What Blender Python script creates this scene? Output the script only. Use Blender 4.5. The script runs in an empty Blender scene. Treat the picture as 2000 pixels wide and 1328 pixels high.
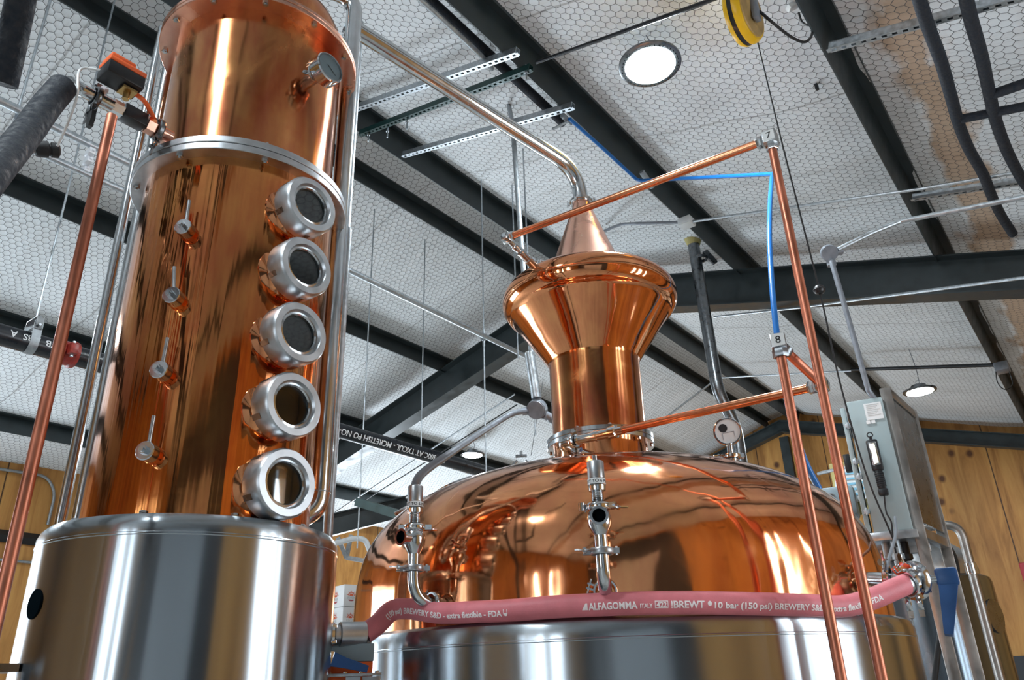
import bpy, bmesh, math, random
from mathutils import Vector as V, Matrix
random.seed(7)
PI = math.pi
C = bpy.context.scene.collection
SC = bpy.context.scene

# ------------------------------------------------------------------ camera
FPX = 1498.0                      # focal length in pixels of a 2000 px wide frame
EYE = V((0, 0, 1.5))
_u = V((890-1000, -2700-664, FPX)).normalized()          # up, in (right, down, forward)
_f = (V((0, 0, 1)) - _u*_u.z).normalized()
_r = _f.cross(_u)
if _r.x < 0: _r = -_r
def ray(x, y):
    c = V((x-1000, y-664, FPX))
    return V((c.dot(_r), c.dot(_f), c.dot(_u)))
# camera axes in world
cam_fwd = V((_r.z, _f.z, _u.z)); cam_right = V((_r.x, _f.x, _u.x)); cam_down = V((_r.y, _f.y, _u.y))
cd = bpy.data.cameras.new('camera'); cam = bpy.data.objects.new('camera', cd); C.objects.link(cam)
cd.sensor_width = 36; cd.lens = 36*FPX/2000; cd.clip_start = .05; cd.clip_end = 200
m3 = Matrix((cam_right, -cam_down, -cam_fwd)).transposed()
cam.matrix_world = Matrix.Translation(EYE) @ m3.to_4x4()
SC.camera = cam
SC.view_settings.view_transform = 'Standard'; SC.view_settings.look = 'None'
SC.view_settings.gamma = 1; SC.view_settings.use_curve_mapping = False
SC.view_settings.exposure = 0.72
# ------------------------------------------------------------------ building frame
AZ = math.radians(36.87)
P = V((math.sin(AZ), math.cos(AZ), 0)); D = V((-math.cos(AZ), math.sin(AZ), 0))
DQ = 4.2009; ZR = 5.956; TS = math.tan(math.radians(16))
BM = Matrix((( P.x, D.x, 0, D.x*DQ), (P.y, D.y, 0, D.y*DQ), (0, 0, 1, 0), (0, 0, 0, 1)))  # (along, off, z) -> world
def B(a, o, z): return BM @ V((a, o, z))
def roofz(o): return ZR - TS*abs(o)
A0, A1, OL, OR = -7.6, 14.0, 6.2, -6.3
# ------------------------------------------------------------------ world and light
W = bpy.data.worlds.new('sky'); SC.world = W; W.use_nodes = True
W.node_tree.nodes['Background'].inputs[0].default_value = (.72, .86, 1, 1)
W.node_tree.nodes['Background'].inputs[1].default_value = 2.0
def area(name, a, o, z, sx, sz, dirv, power, col=(.78, .90, 1)):
    l = bpy.data.lights.new(name, 'AREA'); l.shape = 'RECTANGLE'; l.size = sx; l.size_y = sz; l.energy = power; l.color = col
    ob = bpy.data.objects.new(name, l); C.objects.link(ob)
    ob.location = B(a, o, z)
    dw = (BM.to_3x3() @ V(dirv))
    ob.rotation_euler = dw.to_track_quat('-Z', 'Y').to_euler()
    return ob
for k_, (o_, w_) in enumerate(((-2.15, .14), (-3.15, .22), (-4.25, .16))):
    area('daylight_front_window_%d' % (k_+1), A0+.12, o_, 1.95, w_, 3.0, (1, 0, .10), w_*120)
area('daylight_left_opening', .6, OL-.12, 1.7, 2.8, 2.8, (.15, -1, .30), 130)
for k_, (a_, w_) in enumerate(((2.55, .12), (3.1, .20), (3.75, .10))):
    area('daylight_right_window_%d' % (k_+1), a_, OR+.12, 2.2, w_, 1.9, (0, 1, .25), w_*80)
area('fill_back_left', 9.6, OL-.12, 1.2, 2.4, 1.6, (0, -1, .55), 230)  # added fill light that brightens the far ceiling, no known opening there

# ------------------------------------------------------------------ pixel helpers (photo pixel -> point in the place)
def at(px, py, d):                         # at horizontal distance d
    v = ray(px, py); h = math.hypot(v.x, v.y); return EYE + v*(d/h)
def atz(px, py, z):
    v = ray(px, py); return EYE + v*((z-EYE.z)/v.z)
def onroof(px, py, side, zoff=0):          # side +1 right slope, -1 left slope
    v = ray(px, py); k = (ZR+zoff-side*TS*DQ-EYE.z)/(v.z-side*TS*v.dot(D)); return EYE+v*k
def azd(az, d, z): a = math.radians(az); return V((math.sin(a)*d, math.cos(a)*d, z))
def onplane(px, py, along): v = ray(px, py); return EYE+v*(along/v.dot(P))
def vert(px, py, d, z0, z1): p = at(px, py, d); return V((p.x, p.y, z0)), V((p.x, p.y, z1))

# ------------------------------------------------------------------ materials
MATS = {}
def nodes(name):
    m = bpy.data.materials.new(name); m.use_nodes = True; nt = m.node_tree
    return m, nt, nt.nodes['Principled BSDF']
def N(nt, t, **k):
    n = nt.nodes.new(t)
    for a, b in k.items():
        if a.startswith('i_'):
            key = a[2:]; key = int(key) if key.isdigit() else key.replace('_', ' ')
            n.inputs[key].default_value = b
        else: setattr(n, a, b)
    return n
def L(nt, a, b): nt.links.new(a, b)
def coords(nt, scale=(1, 1, 1), kind='Object'):
    tc = N(nt, 'ShaderNodeTexCoord'); mp = N(nt, 'ShaderNodeMapping'); mp.inputs['Scale'].default_value = scale
    L(nt, tc.outputs[kind], mp.inputs['Vector']); return mp.outputs[0]
def ramp(nt, fac, stops):
    r = N(nt, 'ShaderNodeValToRGB'); cr = r.color_ramp
    while len(cr.elements) < len(stops): cr.elements.new(.5)
    for e, (p, c) in zip(cr.elements, stops):
        e.position = p; e.color = (c[0], c[1], c[2], 1) if isinstance(c, (tuple, list)) else (c, c, c, 1)
    L(nt, fac, r.inputs[0]); return r.outputs[0]
def noise(nt, vec, scale, detail=3, rough=.5, dist=0):
    n = N(nt, 'ShaderNodeTexNoise'); n.inputs['Scale'].default_value = scale; n.inputs['Detail'].default_value = detail
    n.inputs['Roughness'].default_value = rough; n.inputs['Distortion'].default_value = dist
    L(nt, vec, n.inputs['Vector']); return n.outputs[0]
def bump(nt, bs, h, strength, dist=.01, prev=None):
    b = N(nt, 'ShaderNodeBump'); b.inputs['Strength'].default_value = strength; b.inputs['Distance'].default_value = dist
    L(nt, h, b.inputs['Height'])
    if prev is not None: L(nt, prev, b.inputs['Normal'])
    L(nt, b.outputs[0], bs.inputs['Normal']); return b.outputs[0]
def simple(name, col, rough=.5, metal=0, nscale=0, namt=.15, bmp=0, bscale=60, **kw):
    m, nt, bs = nodes(name)
    bs.inputs['Base Color'].default_value = (*col, 1); bs.inputs['Roughness'].default_value = rough; bs.inputs['Metallic'].default_value = metal
    for k, v in kw.items(): bs.inputs[k.replace('_', ' ')].default_value = v
    if nscale:
        n = noise(nt, coords(nt), nscale, 4)
        c = ramp(nt, n, [(.3, tuple(x*(1-namt) for x in col)), (.7, tuple(min(1, x*(1+namt)) for x in col))])
        L(nt, c, bs.inputs['Base Color'])
        r = ramp(nt, n, [(.3, max(.02, rough*(1-namt))), (.7, min(1, rough*(1+namt)))]); L(nt, r, bs.inputs['Roughness'])
    if bmp: bump(nt, bs, noise(nt, coords(nt), bscale, 2), bmp, .004)
    MATS[name] = m; return m
def copper(name, col, rough, streak=0, wav=0, aniso=0, tarnish=.25, wavscale=(6, 6, 2)):
    m, nt, bs = nodes(name); bs.inputs['Metallic'].default_value = 1
    t = noise(nt, coords(nt), 3.2, 5, .6, .6)
    t2 = noise(nt, coords(nt, (1, 1, .25)), 14, 4, .6)
    mx = N(nt, 'ShaderNodeMath', operation='MULTIPLY'); L(nt, t, mx.inputs[0]); L(nt, t2, mx.inputs[1])
    dark = tuple(a*b for a, b in zip(col, (1-tarnish*.7, 1-tarnish*1.2, 1-tarnish*.9)))
    L(nt, ramp(nt, mx.outputs[0], [(.12, dark), (.36, col)]), bs.inputs['Base Color'])
    L(nt, ramp(nt, t, [(.3, rough*.7), (.55, rough), (.75, rough*2.6)]), bs.inputs['Roughness'])
    prev = None
    if wav: prev = bump(nt, bs, noise(nt, coords(nt, wavscale), 1, 2, .45), wav, .05)
    if streak: prev = bump(nt, bs, noise(nt, coords(nt, (30, 30, .55)), 1, 2, .5, .15), streak, .006, prev)
    if aniso:
        bs.inputs['Anisotropic'].default_value = aniso; bs.inputs['Anisotropic Rotation'].default_value = .25
        tg = N(nt, 'ShaderNodeTangent', direction_type='RADIAL', axis='Z'); L(nt, tg.outputs[0], bs.inputs['Tangent'])
    MATS[name] = m; return m
def brushed(name, col, rough, aniso=.85):
    m, nt, bs = nodes(name); bs.inputs['Metallic'].default_value = 1
    n = noise(nt, coords(nt, (2.5, 2.5, 1.2)), 1, 3)
    L(nt, ramp(nt, n, [(.3, tuple(x*.88 for x in col)), (.7, col)]), bs.inputs['Base Color'])
    L(nt, ramp(nt, n, [(.3, rough*.85), (.7, rough*1.15)]), bs.inputs['Roughness'])
    bs.inputs['Anisotropic'].default_value = aniso
    bs.inputs['Anisotropic Rotation'].default_value = .25
    tg = N(nt, 'ShaderNodeTangent', direction_type='RADIAL', axis='Z'); L(nt, tg.outputs[0], bs.inputs['Tangent'])
    b1 = bump(nt, bs, noise(nt, coords(nt, (5, 5, .25)), 1, 2), .22, .02)
    bump(nt, bs, noise(nt, coords(nt, (1, 1, 260)), 1, 2), .04, .002, b1)
    MATS[name] = m; return m
CU = (.92, .40, .175)
brushed('brushed_dark', (.20, .24, .28), .24)
copper('copper_polished', CU, .09, wav=.14, tarnish=.25)
copper('copper_head', CU, .075, wav=.10, tarnish=.25)
copper('copper_upper', (.72, .32, .12), .17, wav=.12, aniso=.6, tarnish=.5)
copper('copper_lower', (.78, .32, .10), .09, streak=.5, wav=.2, aniso=.3, tarnish=.45, wavscale=(7, 7, .9))
copper('copper_satin', (.93, .55, .40), .24, tarnish=.2)

brushed('brushed_steel', (.44, .48, .51), .22)
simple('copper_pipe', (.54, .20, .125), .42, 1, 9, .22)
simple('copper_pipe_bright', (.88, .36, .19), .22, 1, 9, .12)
simple('stand_steel', (.33, .31, .29), .38, 1, 14, .2)
simple('steel', (.62, .65, .67), .16, 1, 20, .1)
simple('steel_satin', (.50, .52, .54), .34, 1, 25, .12)
simple('chrome', (.78, .80, .82), .08, 1)
simple('steel_dark', (.20, .21, .22), .30, 1, 20, .2)
simple('galvanized', (.46, .50, .53), .42, .9, 45, .22)
simple('galv_dull', (.34, .37, .39), .5, .7, 40, .2)
simple('conduit_grey', (.22, .24, .27), .42, .4, 30, .15)
simple('painted_steel', (.024, .034, .037), .40, 0, 8, .25)
simple('green_strut', (.012, .045, .042), .4, .2, 12, .2)
simple('black_pipe', (.010, .012, .016), .30, 0, 14, .3)
simple('foam_insulation', (.009, .013, .020), .8, 0, 60, .3, .4, 160)
simple('black_plastic', (.008, .009, .011), .38)
simple('black_rubber', (.010, .010, .011), .6)
simple('well_dark', (.003, .006, .008), 1, Specular_IOR_Level=0)
simple('orange_plastic', (.80, .13, .03), .45, 0, 12, .1)
simple('white_plastic', (.78, .80, .84), .4)
simple('yellow_plastic', (.80, .47, .01), .32, 0, 9, .15)
simple('wood_disc', (.42, .27, .10), .6, 0, 12, .3)
simple('hose_pink', (.68, .19, .22), .50, 0, 18, .10, .15, 200)
simple('hose_print', (.95, .86, .86), .55)
simple('label_white', (.74, .76, .76), .45)
simple('ink_black', (.01, .01, .01), .5)
simple('print_grey', (.42, .44, .44), .5)
simple('blue_handle', (.012, .07, .22), .42, 0, 20, .15)
simple('blue_tube', (.008, .13, .42), .30)
simple('red_coupling', (.30, .025, .015), .45, 0, 30, .3)
simple('cabinet_grey', (.30, .37, .38), .42, 0, 5, .06)
simple('concrete', (.42, .42, .40), .45, 0, 3, .2)
simple('roof_sheet', (.45, .46, .46), .6)
simple('carton_white', (.72, .72, .72), .6)
simple('carton_side', (.38, .42, .46), .6)
simple('logo_orange', (.62, .10, .03), .6)
simple('logo_maroon', (.35, .05, .07), .6)
simple('machine_grey', (.26, .34, .38), .45)
simple('machine_orange', (.90, .13, .01), .45)
simple('brass', (.45, .30, .12), .35, 1)
simple('dark_cladding', (.03, .034, .04), .6, 0, 2, .3)
simple('front_cladding', (.10, .09, .08), .6, 0, 2, .4)
simple('roller_door', (.42, .45, .47), .5, .1, 4, .1)
simple('dial_white', (.58, .61, .62), .4)
simple('dial_face', (.30, .36, .40), .25)
simple('red_crate', (.35, .02, .03), .45)
simple('sign_blue', (.25, .55, .72), .4)
simple('tape_yellow', (.46, .40, .16), .6)
def glassm():
    m, nt, bs = nodes('clear_glass'); bs.inputs['Base Color'].default_value = (.92, .97, .97, 1); bs.inputs['Roughness'].default_value = .02
    bs.inputs['Transmission Weight'].default_value = 1; bs.inputs['IOR'].default_value = 1.45; MATS['clear_glass'] = m
glassm()
def emit(name, col, s):
    m, nt, bs = nodes(name); bs.inputs['Base Color'].default_value = (.8, .8, .8, 1)
    bs.inputs['Emission Color'].default_value = (*col, 1); bs.inputs['Emission Strength'].default_value = s; MATS[name] = m
emit('lamp_glow', (.84, .94, 1), 300.0)
emit('worklight_led', (1, .93, .62), .45)
def plywood():
    m, nt, bs = nodes('plywood'); tc = N(nt, 'ShaderNodeTexCoord'); sp = N(nt, 'ShaderNodeSeparateXYZ'); L(nt, tc.outputs['Object'], sp.inputs[0])
    g = noise(nt, coords(nt, (6, 6, .7)), 1, 5, .6, .8)
    big = noise(nt, coords(nt, (.9, .9, .4)), 1, 2)
    c1 = ramp(nt, g, [(.28, (.28, .12, .028)), (.5, (.50, .25, .070)), (.75, (.66, .38, .12))])
    c2 = ramp(nt, big, [(.3, (.72, .68, .62)), (.7, (1.15, 1.1, 1.0))])
    mx = N(nt, 'ShaderNodeMix', data_type='RGBA', blend_type='MULTIPLY'); mx.inputs[0].default_value = 1
    L(nt, c1, mx.inputs[6]); L(nt, c2, mx.inputs[7])
    v = N(nt, 'ShaderNodeTexVoronoi', feature='F1'); v.inputs['Scale'].default_value = 1; L(nt, coords(nt, (2.6, 2.6, 2.1)), v.inputs['Vector'])
    k = ramp(nt, v.outputs['Distance'], [(.07, 0), (.18, 1)])
    mk = N(nt, 'ShaderNodeMix', data_type='RGBA'); L(nt, k, mk.inputs[0]); mk.inputs[6].default_value = (.10, .035, .01, 1); L(nt, mx.outputs[2], mk.inputs[7])
    # panel seams every 1.22 m
    ad = N(nt, 'ShaderNodeMath', operation='ADD'); L(nt, sp.outputs[0], ad.inputs[0]); L(nt, sp.outputs[1], ad.inputs[1])
    pp = N(nt, 'ShaderNodeMath', operation='PINGPONG'); L(nt, ad.outputs[0], pp.inputs[0]); pp.inputs[1].default_value = .61
    s1 = ramp(nt, pp.outputs[0], [(.004, 0), (.012, 1)])
    ms = N(nt, 'ShaderNodeMix', data_type='RGBA'); L(nt, s1, ms.inputs[0]); ms.inputs[6].default_value = (.05, .02, .008, 1); L(nt, mk.outputs[2], ms.inputs[7])
    L(nt, ms.outputs[2], bs.inputs['Base Color']); bs.inputs['Roughness'].default_value = .55
    MATS['plywood'] = m
plywood()
def insulation():
    m, nt, bs = nodes('insulation'); tc = N(nt, 'ShaderNodeTexCoord')
    sc = N(nt, 'ShaderNodeVectorMath', operation='MULTIPLY'); L(nt, tc.outputs['Object'], sc.inputs[0]); sc.inputs[1].default_value = (1/.060, 1/.060, 0)
    wob = N(nt, 'ShaderNodeTexNoise'); wob.inputs['Scale'].default_value = 5; wob.inputs['Detail'].default_value = 1; L(nt, tc.outputs['Object'], wob.inputs['Vector'])
    wc = N(nt, 'ShaderNodeVectorMath', operation='MULTIPLY_ADD'); L(nt, wob.outputs['Color'], wc.inputs[0]); wc.inputs[1].default_value = (.8, .8, 0); L(nt, sc.outputs[0], wc.inputs[2])
    fl = N(nt, 'ShaderNodeVectorMath', operation='MULTIPLY'); L(nt, wc.outputs[0], fl.inputs[0]); fl.inputs[1].default_value = (1, 1, 0)
    r = (1, 1.7320508, 1); h = (.5, .8660254, 0)
    def cell(off):
        a = N(nt, 'ShaderNodeVectorMath', operation='ADD'); L(nt, fl.outputs[0], a.inputs[0]); a.inputs[1].default_value = off
        w = N(nt, 'ShaderNodeVectorMath', operation='WRAP'); L(nt, a.outputs[0], w.inputs[0]); w.inputs[1].default_value = r; w.inputs[2].default_value = (0, 0, 0)
        s = N(nt, 'ShaderNodeVectorMath', operation='SUBTRACT'); L(nt, w.outputs[0], s.inputs[0]); s.inputs[1].default_value = h
        ab = N(nt, 'ShaderNodeVectorMath', operation='ABSOLUTE'); L(nt, s.outputs[0], ab.inputs[0])
        f2 = N(nt, 'ShaderNodeVectorMath', operation='MULTIPLY'); L(nt, ab.outputs[0], f2.inputs[0]); f2.inputs[1].default_value = (1, 1, 0)
        dt = N(nt, 'ShaderNodeVectorMath', operation='DOT_PRODUCT'); L(nt, f2.outputs[0], dt.inputs[0]); dt.inputs[1].default_value = (.5, .8660254, 0)
        sx = N(nt, 'ShaderNodeSeparateXYZ'); L(nt, f2.outputs[0], sx.inputs[0])
        mm = N(nt, 'ShaderNodeMath', operation='MAXIMUM'); L(nt, dt.outputs['Value'], mm.inputs[0]); L(nt, sx.outputs[0], mm.inputs[1])
        return mm.outputs[0]
    a, b = cell((0, 0, 0)), cell((.5, .8660254, 0))
    mn = N(nt, 'ShaderNodeMath', operation='MINIMUM'); L(nt, a, mn.inputs[0]); L(nt, b, mn.inputs[1])     # .5 on a wire, 0 in a cell's middle
    wire = ramp(nt, mn.outputs[0], [(.462, 0), (.478, 1)])  # dark line holds the wire and its thin shadow together
    base = noise(nt, coords(nt, (1.2, .5, 1)), 1, 3)
    cb = ramp(nt, base, [(.3, (.61, .635, .645)), (.7, (.765, .795, .815))])
    # water stains beside one purlin
    sx = N(nt, 'ShaderNodeSeparateXYZ'); L(nt, tc.outputs['Object'], sx.inputs[0])
    sub = N(nt, 'ShaderNodeMath', operation='ADD'); L(nt, sx.outputs[1], sub.inputs[0]); sub.inputs[1].default_value = 4.08
    ab = N(nt, 'ShaderNodeMath', operation='ABSOLUTE'); L(nt, sub.outputs[0], ab.inputs[0])
    sn = noise(nt, coords(nt, (2.2, 5, 1)), 1, 4)
    su = N(nt, 'ShaderNodeMath', operation='MULTIPLY_ADD'); L(nt, sn, su.inputs[0]); su.inputs[1].default_value = -.45; L(nt, ab.outputs[0], su.inputs[2])
    st = ramp(nt, su.outputs[0], [(0, 1), (.0001, 1)])
    stain = N(nt, 'ShaderNodeMapRange'); L(nt, su.outputs[0], stain.inputs[0]); stain.inputs[1].default_value = -.14; stain.inputs[2].default_value = -.07; stain.inputs[3].default_value = .75; stain.inputs[4].default_value = 0
    ms = N(nt, 'ShaderNodeMix', data_type='RGBA'); L(nt, stain.outputs[0], ms.inputs[0]); L(nt, cb, ms.inputs[6]); ms.inputs[7].default_value = (.36, .19, .06, 1)
    # overlapping seams across the roll direction
    ns = N(nt, 'ShaderNodeTexNoise'); ns.inputs['Scale'].default_value = 1.2; L(nt, tc.outputs['Object'], ns.inputs['Vector'])
    sa = N(nt, 'ShaderNodeMath', operation='MULTIPLY_ADD'); L(nt, ns.outputs[0], sa.inputs[0]); sa.inputs[1].default_value = .12; L(nt, sx.outputs[0], sa.inputs[2])
    pg = N(nt, 'ShaderNodeMath', operation='PINGPONG'); L(nt, sa.outputs[0], pg.inputs[0]); pg.inputs[1].default_value = .75
    seam = ramp(nt, pg.outputs[0], [(.004, .45), (.011, 1)])
    mse = N(nt, 'ShaderNodeMix', data_type='RGBA'); L(nt, seam, mse.inputs[0]); mse.inputs[6].default_value = (.20, .19, .18, 1); L(nt, ms.outputs[2], mse.inputs[7])
    mw = N(nt, 'ShaderNodeMix', data_type='RGBA'); L(nt, wire, mw.inputs[0]); L(nt, mse.outputs[2], mw.inputs[6]); mw.inputs[7].default_value = (.055, .058, .062, 1)
    L(nt, mw.outputs[2], bs.inputs['Base Color']); bs.inputs['Roughness'].default_value = .55
    pil = N(nt, 'ShaderNodeMath', operation='POWER'); L(nt, mn.outputs[0], pil.inputs[0]); pil.inputs[1].default_value = 2.5
    b1 = bump(nt, bs, noise(nt, coords(nt, (7, 1.3, 1)), 1, 3, .55, .8), .40, .05)
    b2 = bump(nt, bs, pil.outputs[0], .42, .03, b1)
    MATS['insulation'] = m
insulation()

# ------------------------------------------------------------------ geometry helpers
def basis(axis):
    a = axis.normalized(); t = V((0, 0, 1)) if abs(a.z) < .9 else V((1, 0, 0))
    u = a.cross(t).normalized(); return u, a.cross(u).normalized(), a
def bx(bm, c, s, R=None, bev=0):
    """box of size s centred on c; R = (x axis, y axis, z axis)"""
    R = R or (V((1, 0, 0)), V((0, 1, 0)), V((0, 0, 1)))
    vs = []
    for k in (-1, 1):
        for j in (-1, 1):
            for i in (-1, 1):
                vs.append(bm.verts.new(V(c)+R[0]*(i*s[0]/2)+R[1]*(j*s[1]/2)+R[2]*(k*s[2]/2)))
    fs = [bm.faces.new([vs[i] for i in q]) for q in ((0, 2, 3, 1), (4, 5, 7, 6), (0, 1, 5, 4), (2, 6, 7, 3), (0, 4, 6, 2), (1, 3, 7, 5))]
    if bev:
        es = {e for f in fs for e in f.edges}
        bmesh.ops.bevel(bm, geom=list(es), offset=bev, segments=2, affect='EDGES', profile=.5)
def lathe(bm, prof, o, axis=V((0, 0, 1)), n=32, ang0=0, closed=False):
    u, v, a = basis(axis); o = V(o); rings = []
    for r, z in prof:
        if r < 1e-6: rings.append([bm.verts.new(o+a*z)])
        else: rings.append([bm.verts.new(o+a*z+(u*math.cos(ang0+2*PI*i/n)+v*math.sin(ang0+2*PI*i/n))*r) for i in range(n)])
    prs = list(zip(rings, rings[1:]))
    if closed: prs.append((rings[-1], rings[0]))
    for A, Bq in prs:
        for i in range(n):
            j = (i+1) % n
            if len(A) == 1 and len(Bq) == 1: continue
            if len(A) == 1: bm.faces.new((A[0], Bq[i], Bq[j]))
            elif len(Bq) == 1: bm.faces.new((A[i], Bq[0], A[j]))
            else: bm.faces.new((A[i], Bq[i], Bq[j], A[j]))
def cyl(bm, a, b, r, n=20, r2=None, cham=0):
    a, b = V(a), V(b); h = (b-a).length; r2 = r if r2 is None else r2
    if cham: pr = [(0, 0), (r-cham, 0), (r, cham), (r2, h-cham), (r2-cham, h), (0, h)]
    else: pr = [(0, 0), (r, 0), (r2, h), (0, h)]
    lathe(bm, pr, a, b-a, n)
def ring(bm, c, axis, R, r, n=28, k=10):
    lathe(bm, [(R+r*math.cos(2*PI*i/k), r*math.sin(2*PI*i/k)) for i in range(k)], c, axis, n, closed=True)
def fillet(pts, rad, k=7):
    pts = [V(p) for p in pts]; out = [pts[0]]
    for i in range(1, len(pts)-1):
        a, b, c = pts[i-1], pts[i], pts[i+1]; d1 = (a-b); d2 = (c-b)
        t = min(rad, d1.length*(.95 if i == 1 else .49), d2.length*(.95 if i == len(pts)-2 else .49)); p1 = b+d1.normalized()*t; p2 = b+d2.normalized()*t
        for j in range(k+1):
            s = j/k; out.append(p1*(1-s)**2+b*2*s*(1-s)+p2*s*s)
    out.append(pts[-1]); return out
def cat(pts, k=8):
    pts = [V(p) for p in pts]; q = [pts[0]*2-pts[1]]+pts+[pts[-1]*2-pts[-2]]; out = []
    for i in range(1, len(q)-2):
        a, b, c, d = q[i-1:i+3]
        for j in range(k):
            t = j/k; out.append(.5*((2*b)+(c-a)*t+(2*a-5*b+4*c-d)*t*t+(3*b-a-3*c+d)*t**3))
    out.append(pts[-1]); return out
def frames(pts):
    pts = [V(p) for p in pts]; T = []
    for i in range(len(pts)):
        T.append(((pts[min(i+1, len(pts)-1)]-pts[max(i-1, 0)])).normalized())
    u, v, _ = basis(T[0]); F = [(u, v)]
    for i in range(1, len(pts)):
        u = (F[-1][0]-T[i]*F[-1][0].dot(T[i])).normalized(); F.append((u, T[i].cross(u)))
    return T, F
def tube(bm, pts, r, n=14, cap=True, inner=0):
    pts = [V(p) for p in pts]; T, F = frames(pts); rr = r if callable(r) else (lambda s: r); rings = []
    for i, p in enumerate(pts):
        s = i/(len(pts)-1); rings.append([bm.verts.new(p+(F[i][0]*math.cos(2*PI*j/n)+F[i][1]*math.sin(2*PI*j/n))*rr(s)) for j in range(n)])
    for A, Bq in zip(rings, rings[1:]):
        for j in range(n): bm.faces.new((A[j], A[(j+1) % n], Bq[(j+1) % n], Bq[j]))
    if cap: bm.faces.new(rings[0][::-1]); bm.faces.new(rings[-1])
def prism(bm, poly, axis_o, ux, uy, uz, h):
    """extrude 2D polygon (in ux,uy) by h along uz, centred"""
    a = [bm.verts.new(axis_o+ux*x+uy*y-uz*h/2) for x, y in poly]; b = [bm.verts.new(axis_o+ux*x+uy*y+uz*h/2) for x, y in poly]
    n = len(poly); bm.faces.new(a[::-1]); bm.faces.new(b)
    for i in range(n): bm.faces.new((a[i], a[(i+1) % n], b[(i+1) % n], b[i]))
def rootloc(p):
    while p.parent: p = p.parent
    return p.location
def obj(name, bm, mat, parent=None, mtx=None, loc=None, angle=35, flat=False):
    bmesh.ops.recalc_face_normals(bm, faces=bm.faces[:])
    off = rootloc(parent) if parent is not None else (V(loc) if loc is not None else None)
    if off is not None: bmesh.ops.translate(bm, verts=bm.verts[:], vec=-V(off))
    me = bpy.data.meshes.new(name); bm.to_mesh(me); bm.free()
    for m in (mat if isinstance(mat, (list, tuple)) else [mat]): me.materials.append(MATS[m])
    if not flat:
        for p in me.polygons: p.use_smooth = True
        me.set_sharp_from_angle(angle=math.radians(angle))
    o = bpy.data.objects.new(name, me); C.objects.link(o)
    if parent is not None: o.parent = parent
    elif loc is not None: o.location = loc
    if mtx is not None: o.matrix_world = mtx
    return o
def tag(o, label, cat_, group=None, kind=None):
    o['label'] = label; o['category'] = cat_
    if group: o['group'] = group
    if kind: o['kind'] = kind
    return o
def thing(name, label, cat_, loc, group=None):
    o = bpy.data.objects.new(name, None); C.objects.link(o); o.location = loc; o.empty_display_size = .1
    return tag(o, label, cat_, group)
def struct(name, bm, mat, mtx=None, flat=False):
    o = obj(name, bm, mat, mtx=mtx, flat=flat); o['kind'] = 'structure'; return o
def nb(): return bmesh.new()
def text_mesh(s, size, bold=.012):
    """flat text as a triangle mesh, origin at the left of the baseline"""
    cu = bpy.data.curves.new('t', 'FONT'); cu.body = s; cu.size = size; cu.resolution_u = 3; cu.offset = size*bold
    to = bpy.data.objects.new('t', cu); C.objects.link(to)
    dg = bpy.context.evaluated_depsgraph_get(); me = bpy.data.meshes.new_from_object(to.evaluated_get(dg))
    bpy.data.objects.remove(to); bpy.data.curves.remove(cu)
    bm = bmesh.new(); bm.from_mesh(me); bpy.data.meshes.remove(me)
    y = -size*.3
    while y < size:
        bmesh.ops.bisect_plane(bm, geom=bm.verts[:]+bm.edges[:]+bm.faces[:], plane_co=(0, y, 0), plane_no=(0, 1, 0), dist=1e-6); y += size/9
    return bm
def bolt(bm, p, axis, r=.009, h=.008, shank=.012):
    axis = axis.normalized(); p = V(p)
    lathe(bm, [(0, 0), (r, 0), (r, h*.8), (r*.85, h), (0, h)], p, axis, 6)
    if shank: cyl(bm, p+axis*h, p+axis*(h+shank), r*.5, 8)
def screw_clamp(bm, c, axis, R, side, wing=True):
    """tri-clamp: band, hinge lug, screw lug, wing nut"""
    axis = axis.normalized(); side = (side-axis*side.dot(axis)).normalized(); up = axis.cross(side)
    lathe(bm, [(R*.80, -.0085), (R*.93, -.0085), (R, -.005), (R, .005), (R*.93, .0085), (R*.80, .0085)], c, axis, 28, closed=True)
    q = c-side*(R+.006); bx(bm, q, (.016, .014, .014), (side, up, axis)); cyl(bm, q-axis*.011, q+axis*.011, .004, 8)
    q = c+side*(R+.007)
    for s in (-1, 1): bx(bm, q+up*s*.006, (.020, .005, .015), (side, up, axis))
    if wing:
        cyl(bm, q-up*.02+side*.004, q+up*.026+side*.004, .0032, 8)
        w = q+up*.026+side*.004; cyl(bm, w, w+up*.012, .007, 10)
        for s in (-1, 1):
            poly = [(0, -.004), (.010, -.006), (.024, .004), (.026, .014), (.018, .016), (.006, .008), (0, .006)]
            prism(bm, [(x, y) for x, y in poly], w+up*.008, side*s, up, axis, .004)

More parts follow.
